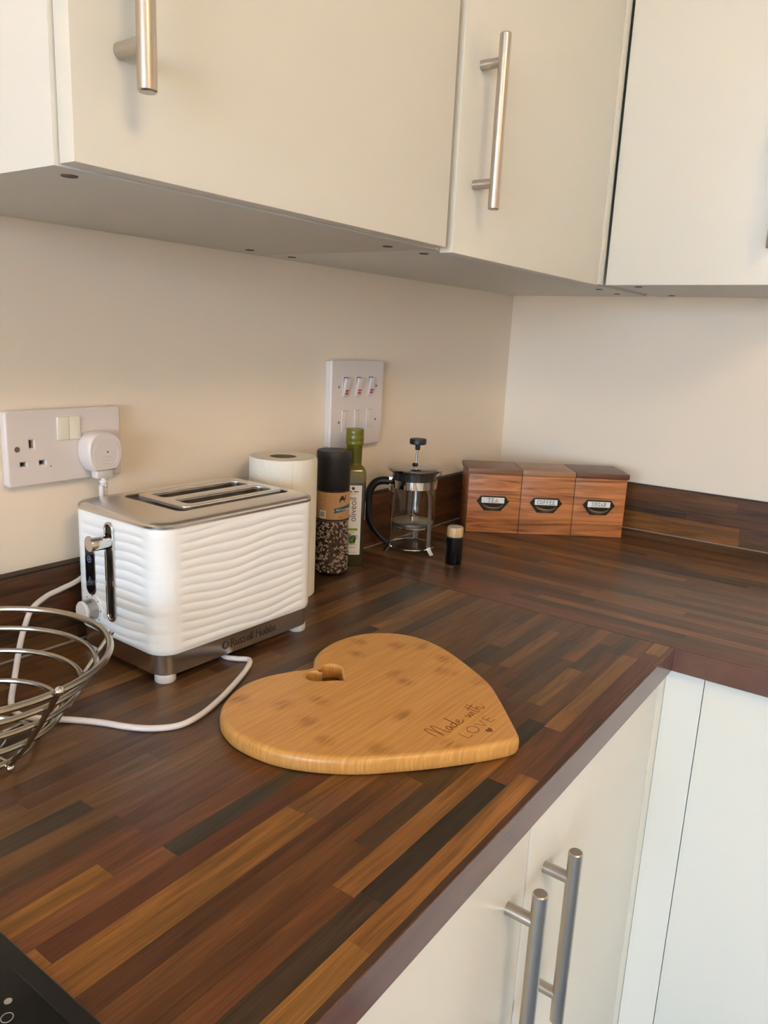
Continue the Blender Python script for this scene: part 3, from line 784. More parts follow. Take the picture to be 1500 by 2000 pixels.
# ------------------------------------------------------------------ salt and pepper grinder
gx, gy = -.7062, -.0647
gr = thing('grinder', 'clear salt and pepper grinder with a black cap and kraft label', 'grinder', (gx, gy, W))
FA = math.atan2(-.82425-gy, -1.63307-gx)          # angle from the object towards the viewer
M_clear = thin_glass('clear_glass', (0.97, 0.97, 0.96))
prof = [(0, .0005), (.0270, .0005), (.0296, .0030), (.0298, .0090), (.0282, .0600), (.0270, .0850), (.0268, .1380), (.0255, .1400), (.0255, .1385),
        (.0255, .0850), (.0268, .0600), (.0283, .0090), (.0270, .0040), (0, .0035)]
obj('jar', lathe(prof, 56), M_clear, gr)
obj('cap', lathe([(.0240, .1390), (.0262, .1390), (.0266, .1400), (.0266, .1800), (.0274, .1860), (.0276, .1980), (.0262, .2010), (0, .2010)], 56), M_satin, gr)
ks = obj('contents', lathe([(0, .0045), (.0246, .0045), (.0246, .0600), (.0232, .0860), (.0232, .1360), (0, .1360)], 40), mat('grain_core', (92, 72, 60), 0.9), gr)
rs = random.Random(3)
def grains(n, smin, smax):
    bm = bmesh.new()
    for _ in range(n):
        z = rs.uniform(.006, .0885); a = rs.uniform(0, 2*PI); t = (z-.009)/.051
        rad = .0277 - .0016*max(0, min(1.5, t)); s = rs.uniform(smin, smax)
        g = bmesh.ops.create_icosphere(bm, subdivisions=1, radius=s)
        M_ = Matrix.Translation(((rad-s*.55)*math.cos(a), (rad-s*.55)*math.sin(a), z)) @ Matrix.Rotation(rs.uniform(0, 6), 4, 'X') @ Matrix.Diagonal((rs.uniform(.7, 1.1), rs.uniform(.7, 1.1), rs.uniform(.7, 1.2), 1))
        bmesh.ops.transform(bm, matrix=M_, verts=g['verts'])
    return bm
g1 = obj('pepper_grains', grains(400, .0016, .0026), mat('peppercorn', (40, 28, 24), 0.7), gr, smooth=0); g1['kind'] = 'stuff'
g2 = obj('salt_grains', grains(640, .0016, .0030), mat('salt_crystal', (196, 170, 154), 0.55), gr, smooth=0); g2['kind'] = 'stuff'
RL = .0271
def glabel(name, me, m, z, a=0.0, up=.0):
    return obj(name, wrap(me, RL+up, FA + a, z), m, gr, smooth=0)
M_kraft = mat('kraft_label', (196, 152, 108), 0.7); noise_bump(M_kraft, 300, .1, .0003)
glabel('paper_label', grid_mesh(-.070, .070, -.0235, .0235, 48, 1), M_kraft, .1135)
glabel('dark_band', grid_mesh(-.070, .070, -.0016, .0016, 48, 1), mat('label_dark', (52, 50, 50), 0.6), .0922, 0, .0002)
M_teal = mat('teal_ribbon', (38, 98, 108), 0.6)
_rb = grid_mesh(-.0100, .0240, -.0040, .0040, 17, 2)
for v in _rb.vertices:
    if v.co.x < -.0099 and abs(v.co.y) < 1e-5: v.co.x += .0026
    v.co.y += .17*v.co.x
glabel('ribbon', _rb, M_teal, .1095, .42, .0003)
glabel('ribbon_print', text_mesh('SALT & PEPPER', .0046, .0001, 'LEFT', .95), M_paper, .1094, .20, .0008)
camel = [(-.0062, -.0050), (-.0058, .0005), (-.0050, .0022), (-.0030, .0050), (-.0010, .0058), (.0010, .0046), (.0026, .0018), (.0042, .0014), (.0054, .0052), (.0064, .0062), (.0078, .0056), (.0064, .0046), (.0056, .0004), (.0040, -.0012), (.0036, -.0052), (.0028, -.0052), (.0026, -.0018), (-.0030, -.0016), (-.0042, -.0030), (-.0046, -.0052)]
glabel('animal_mark', tomesh(flat_mesh([camel])), M_ink, .1265, .62, .0003)
glabel('barcode_panel', grid_mesh(-.0060, .0060, -.0062, .0062, 6, 1), M_paper, .1015, -.60, .0003)
bm = bmesh.new()
for k in range(6): box(bm, -.0038+k*.0014, -.0032+k*.0014, -.0042, .0042, 0, .0001)
glabel('barcode', tomesh(bm), M_ink, .1015, -.60, .0006)
bm = bmesh.new()
for k in range(4): box(bm, -.007, .004-.002*(k % 2), .0125-k*.0050, .0132-k*.0050, 0, .0001)
glabel('small_print', tomesh(bm), mat('brown_print', (140, 104, 72), 0.7), .1170, -.55, .0004)
bm = bmesh.new()
for k in range(3): box(bm, -.004+k*.0030, -.0018+k*.0030, -.0007, .0007, 0, .0001)
glabel('weight_print', tomesh(bm), M_red, .0975, .50, .0004)

# ------------------------------------------------------------------ olive oil bottle
ox_, oy_ = -.6470, -.0590
ol = thing('oil_bottle', 'square green glass olive oil bottle with white label', 'bottle', (ox_, oy_, W), 0.0)
FO = math.atan2(-.82425-oy_, -1.63307-ox_)
M_gglass = mat('green_glass', (104, 102, 12), 0.08, Transmission_Weight=0.25, IOR=1.45)
M_oil = mat('oil_dark', (46, 40, 10), 0.06, spec=0.7)
TH = FO + PI/2 + .12          # label face turned to the viewer
def sq(h, r, z): return [(x, y, z) for x, y in rrect(2*h, 2*h, r, 6)]
bm = loft([sq(.0180, .004, .0006), sq(.0195, .005, .0020), sq(.0195, .005, .1570), sq(.0190, .006, .1620), sq(.0165, .009, .1675), sq(.0128, .0126, .1710)])
obj('glass_body', bm, M_oil, ol, (0, 0, 0), (0, 0, TH))
sh = obj('shoulder', loft([sq(.0197, .0052, .1440), sq(.0197, .0052, .1570), sq(.0192, .0062, .1622), sq(.0167, .0092, .1678), sq(.0130, .0128, .1713), sq(.0126, .0124, .1780)], cap0=False), mat('green_shoulder', (104, 92, 14), 0.10, spec=0.7), ol, (0, 0, 0), (0, 0, TH))
obj('neck', lathe([(.0126, .1700), (.0128, .1740), (.0131, .1960), (.0131, .2060)], 40), M_gglass, ol)
obj('cap', lathe([(.0131, .2040), (.0146, .2046), (.0149, .2060), (.0149, .2100), (.0145, .2108), (.0148, .2118), (.0148, .2190), (.0145, .2200), (.0148, .2210), (.0148, .2285), (.0138, .2305), (0, .2308)], 40), mat('cap_olive', (104, 100, 14), 0.28), ol)
# label lies on the face whose outward normal is local -y after turning by TH
def ol_label(name, src, m, u, z, n, parent=None, rot=0.0, smooth=0):
    o = obj(name, src, m, parent or ol, smooth=smooth)
    mm = Matrix.Rotation(TH, 4, 'Z') @ Matrix(((1, 0, 0, u), (0, 0, -1, -.0195-n), (0, 1, 0, z), (0, 0, 0, 1))) @ Matrix.Rotation(rot, 4, 'Z')
    o.matrix_local = mm; return o
ol_label('front_label', plate([rrect(.0300, .1180, .0008, 2)], .0003), M_paper, -.0025, .0800, .0000)
side = obj('side_label', plate([rrect(.0240, .0300, .0006, 2)], .0003), mat('side_label_paper', (216, 208, 196), 0.6), ol, smooth=0)
side.matrix_local = Matrix.Rotation(TH, 4, 'Z') @ Matrix(((0, 0, 1, .0195), (1, 0, 0, -.0045), (0, 1, 0, .0950), (0, 0, 0, 1)))
ol_label('lettering', text_mesh('oliveoil', .0160, .0001, 'CENTER', .90), mat('label_brown_grey', (78, 72, 66), 0.6), -.0008, .0985, .0003, None, PI/2)
ol_label('round_logo', lathe([(0, 0), (.0026, 0), (.0026, .0001), (0, .0001)], 16), M_ink, -.0018, .1340, .0003)
bm = bmesh.new(); box(bm, -.0105, -.0010, -.0008, .0008, 0, .0001); box(bm, .0012, .0090, -.0008, .0008, 0, .0001); box(bm, -.0080, .0060, -.0042, -.0037, 0, .0001)
ol_label('maker_print', bm, M_ink, -.0022, .1285, .0003)
M_lgreen = mat('label_green', (140, 158, 30), 0.6); M_leaf = mat('leaf_green', (74, 108, 48), 0.6)
ol_label('green_bar', flat_mesh([rect(-.0100, .0100, -.0020, .0020)], 0, .0001), M_lgreen, -.0025, .0645, .0003)
bm = bmesh.new(); box(bm, -.0085, .0065, .0010, .0018, 0, .0001); box(bm, -.0070, .0040, -.0016, -.0010, 0, .0001)
ol_label('variety_print', bm, M_greyink, -.0025, .0585, .0003)
rl = random.Random(5)
for k in range(18):
    cxk, czk, ak, ln = rl.uniform(-.0090, .0050), rl.uniform(.0400, .0540), rl.uniform(0, PI), rl.uniform(.0034, .0058)
    lf = [(ln*math.cos(t), ln*.42*math.sin(t)) for t in [2*PI*i/10 for i in range(10)]]
    ol_label('olive_leaf_print', flat_mesh([lf], 0, .0001), [M_leaf, mat('leaf_dark', (48, 76, 36), 0.6), mat('leaf_pale', (128, 150, 96), 0.6)][k % 3], cxk-.0005, czk, .0003+.00002*k, None, ak)
ol_label('olive_ring_print', tube([(.0026*math.cos(t*PI/8), .0026*math.sin(t*PI/8), 0) for t in range(16)], .0004, 4, closed=True), M_lgreen, .0065, .0520, .0004)
bm = bmesh.new(); box(bm, -.010, .010, .0006, .0012, 0, .0001); box(bm, -.009, .008, -.0042, -.0034, 0, .0001); box(bm, -.0095, -.0075, -.0135, -.0105, 0, .0001); box(bm, -.005, .009, -.0125, -.0118, 0, .0001)
ol_label('small_print', bm, M_greyink, -.0025, .0370, .0003)

# ------------------------------------------------------------------ coffee press
px, py = -.5060, -.0880
fp = thing('coffee_press', 'empty glass coffee press with chrome lid and black handle', 'coffee press', (px, py, W))
RVx, RVy = .5872, -.8094                                    # sideways direction as seen from the viewer
obj('glass_beaker', lathe([(0, .0085), (.0360, .0085), (.0400, .0125), (.0405, .0180), (.0405, .1440), (.0425, .1490), (.0412, .1492), (.0391, .1440), (.0391, .0190), (.0384, .0135), (.0350, .0108), (0, .0105)], 64), M_clear, fp)
lid = obj('lid', lathe([(.0400, .1480), (.0480, .1490), (.0490, .1505), (.0490, .1530), (.0470, .1548), (.0300, .1572), (.0060, .1590), (0, .1592)], 64), mat('lid_steel', (186, 182, 178), 0.13, 1.0), fp)
M_lidsk = mat('lid_insert_black', (30, 28, 26), 0.35)
bm = lathe([(.0372, .1290), (.0384, .1290), (.0384, .1480), (.0372, .1480), (.0372, .1290)], 64)
for k in range(60):
    a = 2*PI*k/60; c, s = .0385*math.cos(a), .0385*math.sin(a)
    tube([(c, s, .1295), (c, s, .1475)], .0007, 4, bm)
obj('lid_skirt', bm, M_lidsk, lid)
pln = obj('plunger_rod', tube([(0, 0, .0500), (.0008, -.0010, .159), (.0018, -.0022, .1990)], .0019, 12), M_chrome, fp)
obj('rod_collar', lathe([(.0020, .1585), (.0052, .1585), (.0055, .1600), (.0045, .1622), (.0020, .1626)], 24), M_black, pln)
kb = obj('plunger_knob', lathe([(0, .1860), (.0042, .1860), (.0046, .1920), (.0046, .1955), (.0130, .1958), (.0148, .1970), (.0150, .2035), (.0140, .2058), (0, .2062)], 40, None, .0018, -.0022), M_black, fp)
st = obj('strainer', lathe([(0, .0530), (.0340, .0515), (.0378, .0490), (.0386, .0510), (.0386, .0560), (.0360, .0575), (.0120, .0600), (0, .0605)], 56), mat('mesh_steel', (176, 172, 166), 0.35, 0.9), fp)
obj('strainer_coil', tube([(.0376*math.cos(t*PI/20), .0376*math.sin(t*PI/20), .0485) for t in range(40)], .0013, 6, closed=True), M_chrome, st)
obj('centre_nut', lathe([(0, .0600), (.0050, .0600), (.0050, .0660), (.0035, .0680), (0, .0680)], 20), M_chrome, st)
# chrome cage: base ring, arched straps and feet
cage = obj('frame_ring', lathe([(.0409, .1195), (.0417, .1195), (.0417, .1335), (.0409, .1335), (.0409, .1195)], 64), M_chrome, fp)
obj('base_ring', tube([(.0412*math.cos(t*PI/24), .0412*math.sin(t*PI/24), .0110) for t in range(48)], .0016, 8, closed=True), M_chrome, fp)
A0 = math.atan2(RVy, RVx)
for k in range(3):
    a = A0 - PI/2 + math.radians((46, -74, 166)[k]); wdt = .0050
    bm = bmesh.new(); pts = []
    for z, hwid in ((.0100, wdt), (.0300, wdt), (.0900, wdt), (.1050, wdt*1.25), (.1150, wdt*1.9), (.1200, wdt*2.6)):
        pts.append([((.0409+o)*math.cos(a+s*hwid/.041), (.0409+o)*math.sin(a+s*hwid/.041), z) for s, o in ((-1, 0), (1, 0), (1, .0007), (0, .0009), (-1, .0007))])
    loft(pts, bm); obj('frame_strap', bm, M_chrome, fp)
    bm = bmesh.new()
    c, s = math.cos(a), math.sin(a)
    tp = [(.0415, .0150), (.0430, .0085), (.0480, .0030), (.0500, .0008)]
    loft([[((r+o2)*c - t*s, (r+o2)*s + t*c, z+z2) for t, o2, z2 in ((-.005, 0, 0), (.005, 0, 0), (.005, .0008, .0012), (-.005, .0008, .0012))] for r, z in tp], bm)
    obj('foot', bm, M_chrome, fp)
obj('ring_screw', tube([(.0417*RVx, .0417*RVy, .138), (.049*RVx, .049*RVy, .146), (.0505*RVx, .0505*RVy, .142)], .0010, 8), M_chrome, fp)
# black handle on the far-left side
hl = [(.0405, .1270), (.0560, .1280), (.0700, .1230), (.0790, .1080), (.0805, .0880), (.0790, .0640), (.0720, .0440), (.0610, .0290), (.0505, .0190), (.0440, .0120)]
hp = catmull([(-r*RVx, -r*RVy, z) for r, z in hl], 6); nn = len(hp)
obj('handle', tube(hp, .006, 14, radii=[.0072 - .0034*max(0, (i/nn-.35)/.65) for i in range(nn)]), M_black, fp)
obj('handle_clamp', bbox(-.0035, .0035, -.006, .006, -.014, .011, .001), M_chrome, fp, (-.0425*RVx, -.0425*RVy, .1250), (0, 0, A0))

# ------------------------------------------------------------------ small black jar
jr = thing('small_jar', 'small black jar with a streaky pale wooden top', 'jar', (-.5215, -.1882, W))
obj('holder', lathe([(0, .0004), (.0138, .0004), (.0142, .0015), (.0142, .0470), (.0136, .0475), (0, .0475)], 40), mat('jar_black', (10, 12, 14), 0.14), jr)
obj('rim', lathe([(.0120, .0470), (.0146, .0472), (.0148, .0486), (.0140, .0496), (.0120, .0496)], 40), mat('rim_grey', (52, 54, 56), 0.2), jr)
M_tp = grain_wood('toothpick_wood', (150, 104, 52), (224, 186, 134), 0.45, (60, 60, 0.8), 8, .2, .42, .66, (20, 20, 1))
obj('stopper', lathe([(.0120, .0490), (.0136, .0492), (.0140, .0500), (.0140, .0640), (.0132, .0655)], 40), M_tp, jr)
obj('top_disc', lathe([(.0133, .0654), (.0128, .0662), (0, .0664)], 40), mat('stopper_top', (186, 170, 150), 0.5), jr)

# ------------------------------------------------------------------ tea, coffee and sugar box
M_can = grain_wood('storage_wood', (112, 62, 32), (204, 130, 76), 0.36, (1.0, 3, 15), 4.4, 1.8, .40, .70, (1, 6, 40))
M_lid = [grain_wood('lid_wood_a', (92, 58, 40), (138, 96, 66), 0.36, (1.2, 10, 4), 4, .8),
         grain_wood('lid_wood_b', (128, 88, 58), (172, 130, 90), 0.36, (1.2, 10, 4), 4, .8),
         grain_wood('lid_wood_c', (76, 44, 32), (112, 68, 50), 0.36, (1.2, 10, 4), 4, .8)]
BL, BW, BH = .3210, .1010, .1314
cb = thing('storage_box', 'wooden tea coffee and sugar box standing across the corner', 'storage box', (-.3090, -.0894, W), -.9273)
# local frame: x along the front, y towards the corner, front face at y = 0
cuts = [0, .1075, .2155, BL]
obj('body', bbox(0, BL, .0105, BW, .0004, BH-.0110, .0008), M_can, cb)
M_card = mat('label_card', (236, 230, 222), 0.55); M_brass = mat('aged_metal', (62, 54, 42), 0.36, 0.75); M_cup = mat('pull_cup_metal', (142, 130, 98), 0.30, 0.6)
SER = {  # serif capitals as pen strokes on a 0..1 grid
 'T': [[(.5, 0), (.5, 1)], [(.08, .82), (.08, 1), (.92, 1), (.92, .82)], [(.32, 0), (.68, 0)]],
 'E': [[(.22, 0), (.22, 1)], [(.05, 1), (.85, 1), (.85, .8)], [(.22, .52), (.62, .52)], [(.62, .4), (.62, .64)], [(.05, 0), (.9, 0), (.9, .22)]],
 'A': [[(.12, 0), (.5, 1), (.88, 0)], [(.26, .36), (.74, .36)], [(0, 0), (.26, 0)], [(.74, 0), (1, 0)]],
 'C': [[(.88, .76), (.86, .9), (.6, 1), (.35, .95), (.14, .75), (.08, .5), (.14, .25), (.35, .05), (.6, 0), (.86, .1), (.92, .25)], [(.88, .76), (.88, 1)]],
 'O': [[(.5+.42*math.cos(t*PI/10), .5+.5*math.sin(t*PI/10)) for t in range(21)]],
 'F': [[(.22, 0), (.22, 1)], [(.05, 1), (.88, 1), (.88, .78)], [(.22, .52), (.64, .52)], [(.64, .4), (.64, .64)], [(.05, 0), (.42, 0)]],
 'S': [[(.82, .78), (.78, .92), (.5, 1), (.22, .92), (.14, .74), (.26, .58), (.7, .44), (.86, .26), (.76, .08), (.5, 0), (.22, .06), (.14, .22)], [(.84, .76), (.84, 1)], [(.14, 0), (.14, .24)]],
 'U': [[(.2, 1), (.2, .3), (.3, .08), (.5, 0), (.7, .08), (.8, .3), (.8, 1)], [(.04, 1), (.38, 1)], [(.64, 1), (.96, 1)]],
 'G': [[(.86, .78), (.84, .9), (.6, 1), (.35, .95), (.14, .75), (.08, .5), (.14, .25), (.35, .05), (.6, 0), (.84, .1), (.84, .42)], [(.62, .42), (1, .42)], [(.88, .76), (.88, 1)]],
 'R': [[(.22, 0), (.22, 1)], [(.05, 1), (.55, 1), (.78, .88), (.8, .68), (.6, .52), (.22, .5)], [(.5, .5), (.86, 0), (1, 0)], [(.05, 0), (.4, 0)]],
}
def serif(word, h, pitch):
    out = []; w = pitch*len(word); 
    for i, ch in enumerate(word):
        for s in SER[ch]: out.append([(-w/2 + pitch*(i+.1+.8*p[0]), h*(p[1]-.5)) for p in s])
    return out
def on_front(name, src, m, u, z, n, parent=cb, smooth=35):
    o = obj(name, src, m, parent, smooth=smooth)
    o.matrix_local = Matrix(((1, 0, 0, u), (0, 0, -1, -n), (0, 1, 0, z), (0, 0, 0, 1))); return o
for i, word in enumerate(('TEA', 'COFFEE', 'SUGAR')):
    a, b_ = cuts[i]+.0006, cuts[i+1]-.0006
    obj('front_panel', bbox(a, b_, 0, .0100, .0004, BH-.0110, .0005), M_can, cb)
    obj('lid', bbox(a-.0003*(i > 0)-(.003 if i == 0 else 0), b_+(.003 if i == 2 else 0), -.0030, BW+.004, BH-.0105, BH, .0012), M_lid[i], cb)
    uc = (.0515, .1594, .2671)[i]
    # hexagonal holder plate with a card window and a cup pull below
    hx = [(-.0330, .0), (-.0245, .0105), (.0245, .0105), (.0330, 0), (.0245, -.0105), (.0170, -.0200), (-.0170, -.0200), (-.0245, -.0105)]
    ho = on_front('label_holder', plate([hx], .0014, .0004), M_brass, uc, .0660, 0)
    ho['label'] = 'dark metal card holder with cup pull'
    on_front('label_card', plate([rrect(.0470, .0125, .0006, 2)], .0005), M_card, 0, .0020, -.0013, ho).matrix_local = Matrix.Translation((0, .0020, .0013))
    t = obj('lettering', stroke_mesh(serif(word, .0078, .0062 if word != 'TEA' else .0075), .0009, .0001), M_ink, ho, smooth=0); t.matrix_local = Matrix.Translation((0, .0018, .0018))
    bm = bmesh.new(); loops = []
    for k in range(9):
        t_ = k/8; ang = t_*PI/2
        loops.append([(.0215*math.cos(s_*PI)*(1-.10*t_), -.0052-.0130*math.sin(s_*PI)*(.45+.55*math.cos(ang)) , .0012+.0085*math.sin(ang)*(.35+.65*math.sin(s_*PI))) for s_ in [q/16 for q in range(17)]])
    loft(loops, bm, False, False, closed=False)
    cu_ = obj('cup_pull', bm, M_cup, ho, smooth=60)
    sm = cu_.modifiers.new('thickness', 'SOLIDIFY'); sm.thickness = .0007
    tr = obj('card_frame', plate([rrect(.0510, .0165, .0010, 2), rrect(.0462, .0117, .0006, 2)[::-1]], .0012, .0003), M_brass, ho); tr.matrix_local = Matrix.Translation((0, .0020, .0012))

# ------------------------------------------------------------------ heart board
H = [(-1.0327, -.3090), (-1.0529, -.2985), (-1.0805, -.2868), (-1.1104, -.2835), (-1.1445, -.2935), (-1.1710, -.3130), (-1.1855, -.3400), (-1.1893, -.3699), (-1.1852, -.4027), (-1.1716, -.4341), (-1.1492, -.4657),
     (-1.1202, -.4930), (-1.0892, -.5187), (-1.0560, -.5420), (-1.0340, -.5550), (-1.0230, -.5580), (-1.0140, -.5545), (-.9908, -.5345), (-.9559, -.5030), (-.9329, -.4787), (-.9067, -.4360),
     (-.8857, -.3934), (-.8778, -.3573), (-.8830, -.3270), (-.8987, -.3040), (-.9230, -.2875), (-.9558, -.2810), (-.9843, -.2840), (-1.0092, -.2930)]
HC = (-1.033, -.42)
hp = [(p.x-HC[0], p.y-HC[1]) for p in catmull([(a, b, 0) for a, b in H], 5, True)]
hh_ = [(-1.0345-HC[0] + .0015*16*math.sin(t)**3, -.3340-HC[1] + .0015*(13*math.cos(t)-5*math.cos(2*t)-2*math.cos(3*t)-math.cos(4*t))) for t in [2*PI*k/64 for k in range(64)]]
def area(lp): return sum(a[0]*b[1]-b[0]*a[1] for a, b in zip(lp, lp[1:]+lp[:1]))
if area(hp) < 0: hp.reverse()
if area(hh_) > 0: hh_.reverse()
def board_mesh(rings_o, rings_i):
    bm = bmesh.new()
    def offs(lp, d):
        n = len(lp); out = []
        for i in range(n):
            t = Vector((lp[(i+1) % n][0]-lp[i-1][0], lp[(i+1) % n][1]-lp[i-1][1])).normalized()
            out.append((lp[i][0]-t.y*d, lp[i][1]+t.x*d))
        return out
    ends = []
    for lp, rings in ((hp, rings_o), (hh_, rings_i)):
        V = [[bm.verts.new((x, y, z)) for x, y in offs(lp, d)] for d, z in rings]
        for p, q in zip(V, V[1:]):
            n = len(p)
            for k in range(n): bm.faces.new((p[k], p[(k+1) % n], q[(k+1) % n], q[k]))
        ends.append((V[0], V[-1]))
    for w in (0, 1):
        es = []
        for e in ends:
            lp = e[w]
            for k in range(len(lp)): es.append(bm.edges.get((lp[k], lp[(k+1) % len(lp)])))
        bmesh.ops.triangle_fill(bm, edges=es, use_beauty=True)
    return bm
M_bam = mat('bamboo', (200, 140, 78), 0.36)
def bamboo():
    m = M_bam
    tc = N(m, 'ShaderNodeTexCoord'); sep = N(m, 'ShaderNodeSeparateXYZ'); L(m, tc.outputs['Object'], sep.inputs[0])
    def nz(stretch, scale, det=2):
        mp = N(m, 'ShaderNodeMapping'); mp.inputs['Scale'].default_value = stretch
        n = N(m, 'ShaderNodeTexNoise'); n.inputs['Scale'].default_value = scale; n.inputs['Detail'].default_value = det
        L(m, tc.outputs['Object'], mp.inputs[0]); L(m, mp.outputs[0], n.inputs['Vector']); return n.outputs['Fac']
    streak = nz((1, 42, 3), 14, 3); fib = nz((4, 260, 20), 10, 1)
    cr = N(m, 'ShaderNodeValToRGB'); e = cr.color_ramp.elements
    e[0].position = .30; e[0].color = (*lin((194, 139, 70)), 1); e[1].position = .72; e[1].color = (*lin((219, 165, 93)), 1)
    ad = N(m, 'ShaderNodeMath', operation='MULTIPLY_ADD'); ad.inputs[1].default_value = .22
    sb = N(m, 'ShaderNodeMath', operation='SUBTRACT'); sb.inputs[1].default_value = .11
    L(m, fib, ad.inputs[0]); L(m, streak, ad.inputs[2]); L(m, ad.outputs[0], sb.inputs[0]); L(m, sb.outputs[0], cr.inputs['Fac'])
    # bamboo nodes: short brown fibre marks
    knots = [(-.941, -.304), (-.919, -.347), (-.900, -.369), (-.971, -.325), (-.914, -.409), (-.986, -.390), (-.995, -.409), (-1.139, -.304), (-1.119, -.347), (-1.088, -.369), (-1.129, -.387), (-1.058, -.451), (-1.144, -.424), (-1.124, -.471), (-.937, -.471), (-1.074, -.515), (-.943, -.429)]
    tot = None; wob = nz((18, 18, 3), 3, 2)
    for i, (kx, ky) in enumerate(knots):
        dx = N(m, 'ShaderNodeMath', operation='SUBTRACT'); L(m, sep.outputs['X'], dx.inputs[0]); dx.inputs[1].default_value = kx-HC[0]
        dy = N(m, 'ShaderNodeMath', operation='SUBTRACT'); L(m, sep.outputs['Y'], dy.inputs[0]); dy.inputs[1].default_value = ky-HC[1]
        cb_ = N(m, 'ShaderNodeCombineXYZ')
        sx = N(m, 'ShaderNodeMath', operation='MULTIPLY'); L(m, dx.outputs[0], sx.inputs[0]); sx.inputs[1].default_value = 1/(.010+.003*(i % 3))
        sy = N(m, 'ShaderNodeMath', operation='MULTIPLY'); L(m, dy.outputs[0], sy.inputs[0]); sy.inputs[1].default_value = 1/(.011+.003*((i+1) % 3))
        L(m, sx.outputs[0], cb_.inputs[0]); L(m, sy.outputs[0], cb_.inputs[1])
        ln = N(m, 'ShaderNodeVectorMath', operation='LENGTH'); L(m, cb_.outputs[0], ln.inputs[0])
        mr = N(m, 'ShaderNodeMapRange'); mr.interpolation_type = 'SMOOTHSTEP'; mr.inputs['From Min'].default_value = .1; mr.inputs['From Max'].default_value = 1.25
        mr.inputs['To Min'].default_value = 1; mr.inputs['To Max'].default_value = 0; L(m, ln.outputs['Value'], mr.inputs['Value'])
        if tot is None: tot = mr.outputs[0]
        else:
            mx = N(m, 'ShaderNodeMath', operation='MAXIMUM'); L(m, tot, mx.inputs[0]); L(m, mr.outputs[0], mx.inputs[1]); tot = mx.outputs[0]
    st = N(m, 'ShaderNodeMapRange'); st.inputs['From Min'].default_value = .38; st.inputs['From Max'].default_value = .60; L(m, nz((3, 60, 3), 12, 3), st.inputs['Value'])
    f = N(m, 'ShaderNodeMath', operation='MULTIPLY'); L(m, tot, f.inputs[0]); L(m, st.outputs[0], f.inputs[1])
    f2 = N(m, 'ShaderNodeMath', operation='MULTIPLY'); L(m, f.outputs[0], f2.inputs[0]); f2.inputs[1].default_value = .75
    mx = N(m, 'ShaderNodeMix'); mx.data_type = 'RGBA'; L(m, f2.outputs[0], mx.inputs['Factor']); L(m, cr.outputs[0], mx.inputs['A'])
    mx.inputs['B'].default_value = (*lin((136, 82, 34)), 1); L(m, mx.outputs['Result'], bsdf(m).inputs['Base Color'])
bamboo()
BT = .0170
hb = obj('chopping_board', board_mesh([(.0040, 0), (.0014, .0009), (.0003, .0030), (0, .0060), (0, .0110), (.0006, .0140), (.0020, .0160), (.0045, BT), (.0060, BT)], [(.0012, 0), (0, .0015), (0, .0155), (.0004, .0164), (.0014, BT), (.0026, BT)]), M_bam, None, (HC[0], HC[1], W+.0002), smooth=40)
hb['label'] = 'heart shaped bamboo chopping board engraved with made with love'; hb['category'] = 'chopping board'
M_burn = mat('burnt_engraving', (124, 72, 32), 0.6)
# script lettering: pen strokes in a frame with u along the writing and v up
SCRIPT = [
 [(0, .30), (.02, .95), (.10, 1.30), (.18, 1.05), (.20, .30), (.205, .05), (.26, .70), (.36, 1.22), (.43, 1.05), (.43, .40), (.46, .05), (.54, .0)],            # M
 [(.74, .42), (.66, .50), (.59, .34), (.60, .10), (.68, .06), (.75, .40), (.76, .12), (.82, .04)],                                   # a
 [(1.00, .44), (.92, .50), (.85, .32), (.87, .08), (.95, .08), (1.02, .45), (1.06, 1.20), (1.03, .40), (1.04, .10), (1.10, .04)],       # d
 [(1.14, .24), (1.26, .36), (1.25, .50), (1.18, .48), (1.14, .24), (1.19, .06), (1.30, .10), (1.38, .24)],                             # e
 [(1.66, .46), (1.66, .16), (1.72, .06), (1.79, .40), (1.80, .12), (1.87, .06), (1.93, .46)],                                         # w
 [(1.98, .44), (1.98, .10), (2.05, .06)], [(1.99, .66), (2.00, .70)],                                                                # i
 [(2.14, 1.10), (2.12, .14), (2.20, .04)], [(2.02, .72), (2.44, .86)],                                                               # t
 [(2.30, 1.20), (2.27, .04)], [(2.28, .28), (2.36, .48), (2.43, .38), (2.43, .10), (2.52, .08), (2.60, .30)],                          # h
]
LOVE = [[(0, 1), (0, 0), (.55, 0)], [(1.25+.48*math.cos(t*PI/12), .5+.5*math.sin(t*PI/12)) for t in range(25)], [(2.0, 1), (2.4, 0), (2.8, 1)], [(3.7, 1), (3.15, 1), (3.15, 0), (3.7, 0)], [(3.15, .5), (3.6, .5)]]
P0 = Vector((-1.0710, -.5020)); P1 = Vector((-.9880, -.5055))          # start and end of the script line on the board
ue = (P1-P0); sc_ = ue.length/2.60; ue.normalize(); ve = Vector((-ue.y, ue.x))
def eng(name, strokes, org, su, sv, w, parent):
    lines = []
    for s in strokes:
        q = [Vector((org.x-HC[0], org.y-HC[1])) + ue*p[0]*su + ve*p[1]*sv for p in s]
        lines.append([(p.x, p.y) for p in catmull([(v.x, v.y, 0) for v in q], 4)] if len(q) > 2 and name == 'script_lettering' else [(v.x, v.y) for v in q])
    return obj(name, stroke_mesh(lines, w, .00012), M_burn, parent, (0, 0, BT), smooth=0)
eng('script_lettering', SCRIPT, P0, sc_, .0158, .0010, hb)
eng('lettering', LOVE, P0 + ue*.0180 - ve*.0195, .0132, .0112, .0008, hb)
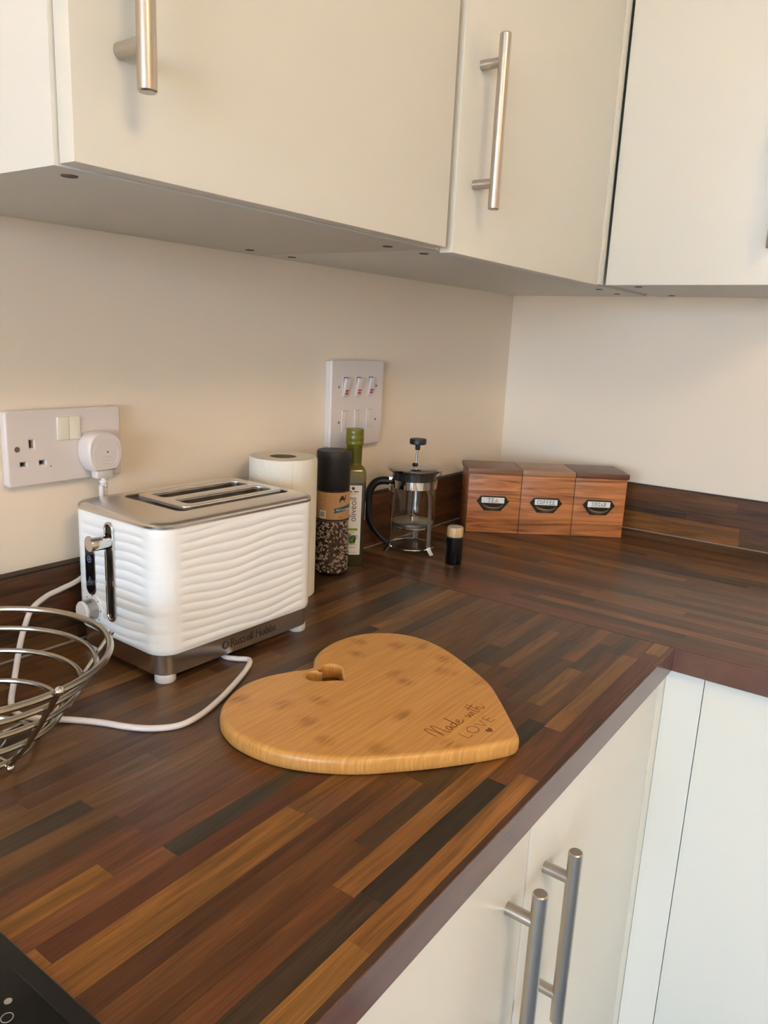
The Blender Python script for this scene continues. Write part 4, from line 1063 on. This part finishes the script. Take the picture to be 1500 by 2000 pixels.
ht = [(.0042*16*math.sin(t)**3/16, .0042*(13*math.cos(t)-5*math.cos(2*t)-2*math.cos(3*t)-math.cos(4*t))/16) for t in [2*PI*k/28 for k in range(28)]]
o = obj('engraved_heart', flat_mesh([[(q.x, q.y) for q in [Vector((P0.x-HC[0], P0.y-HC[1])) + ue*(.0445+a) + ve*(-.0262+b) for a, b in ht]]], 0, .00012), M_burn, hb, (0, 0, BT), smooth=0)

# ------------------------------------------------------------------ wire fruit basket
kx, ky = -1.3413, -.1801
fb = thing('fruit_basket', 'steel wire fruit basket cut off by the picture edge', 'basket', (kx, ky, W))
rings = [(.1185, .0922, .0032), (.1059, .0764, .0026), (.0929, .0580, .0026), (.0748, .0344, .0026), (.0501, .0080, .0026)]
for r, z, t in rings:
    obj('ring', tube([(r*math.cos(k*PI/40), r*math.sin(k*PI/40), z) for k in range(80)], t, 10, closed=True), M_wire, fb)
for a in (-84, -22, 96, 158):
    a = math.radians(a); c, s = math.cos(a), math.sin(a)
    bm = tube([((r+.0042)*c, (r+.0042)*s, z) for r, z in ((.1190, .0945), (.1059, .0764), (.0929, .0580), (.0748, .0344), (.0501, .0080))], .0024, 10)
    sp_ = obj('spoke', bm, M_wire, fb)
    if abs(a - math.radians(-22)) > .01: obj('bead', ball(bmesh.new(), (.1236*c, .1236*s, .0955), .0040), M_chrome, sp_)
    bm = ball(bmesh.new(), (.0530*c, .0530*s, .0036), .0036); obj('foot', bm, M_chrome, fb)
obj('floor_wire', tube([(.0500*math.cos(math.radians(6)), .0500*math.sin(math.radians(6)), .0080), (-.0500*math.cos(math.radians(6)), -.0500*math.sin(math.radians(6)), .0080)], .0022, 8), M_wire, fb)
obj('floor_wire', tube([(.0500*math.cos(math.radians(96)), .0500*math.sin(math.radians(96)), .0080), (-.0500*math.cos(math.radians(96)), -.0500*math.sin(math.radians(96)), .0080)], .0022, 8), M_wire, fb)
obj('floor_ring', tube([(.026*math.cos(k*PI/20), .026*math.sin(k*PI/20), .0080) for k in range(40)], .0020, 8, closed=True), M_wire, fb)
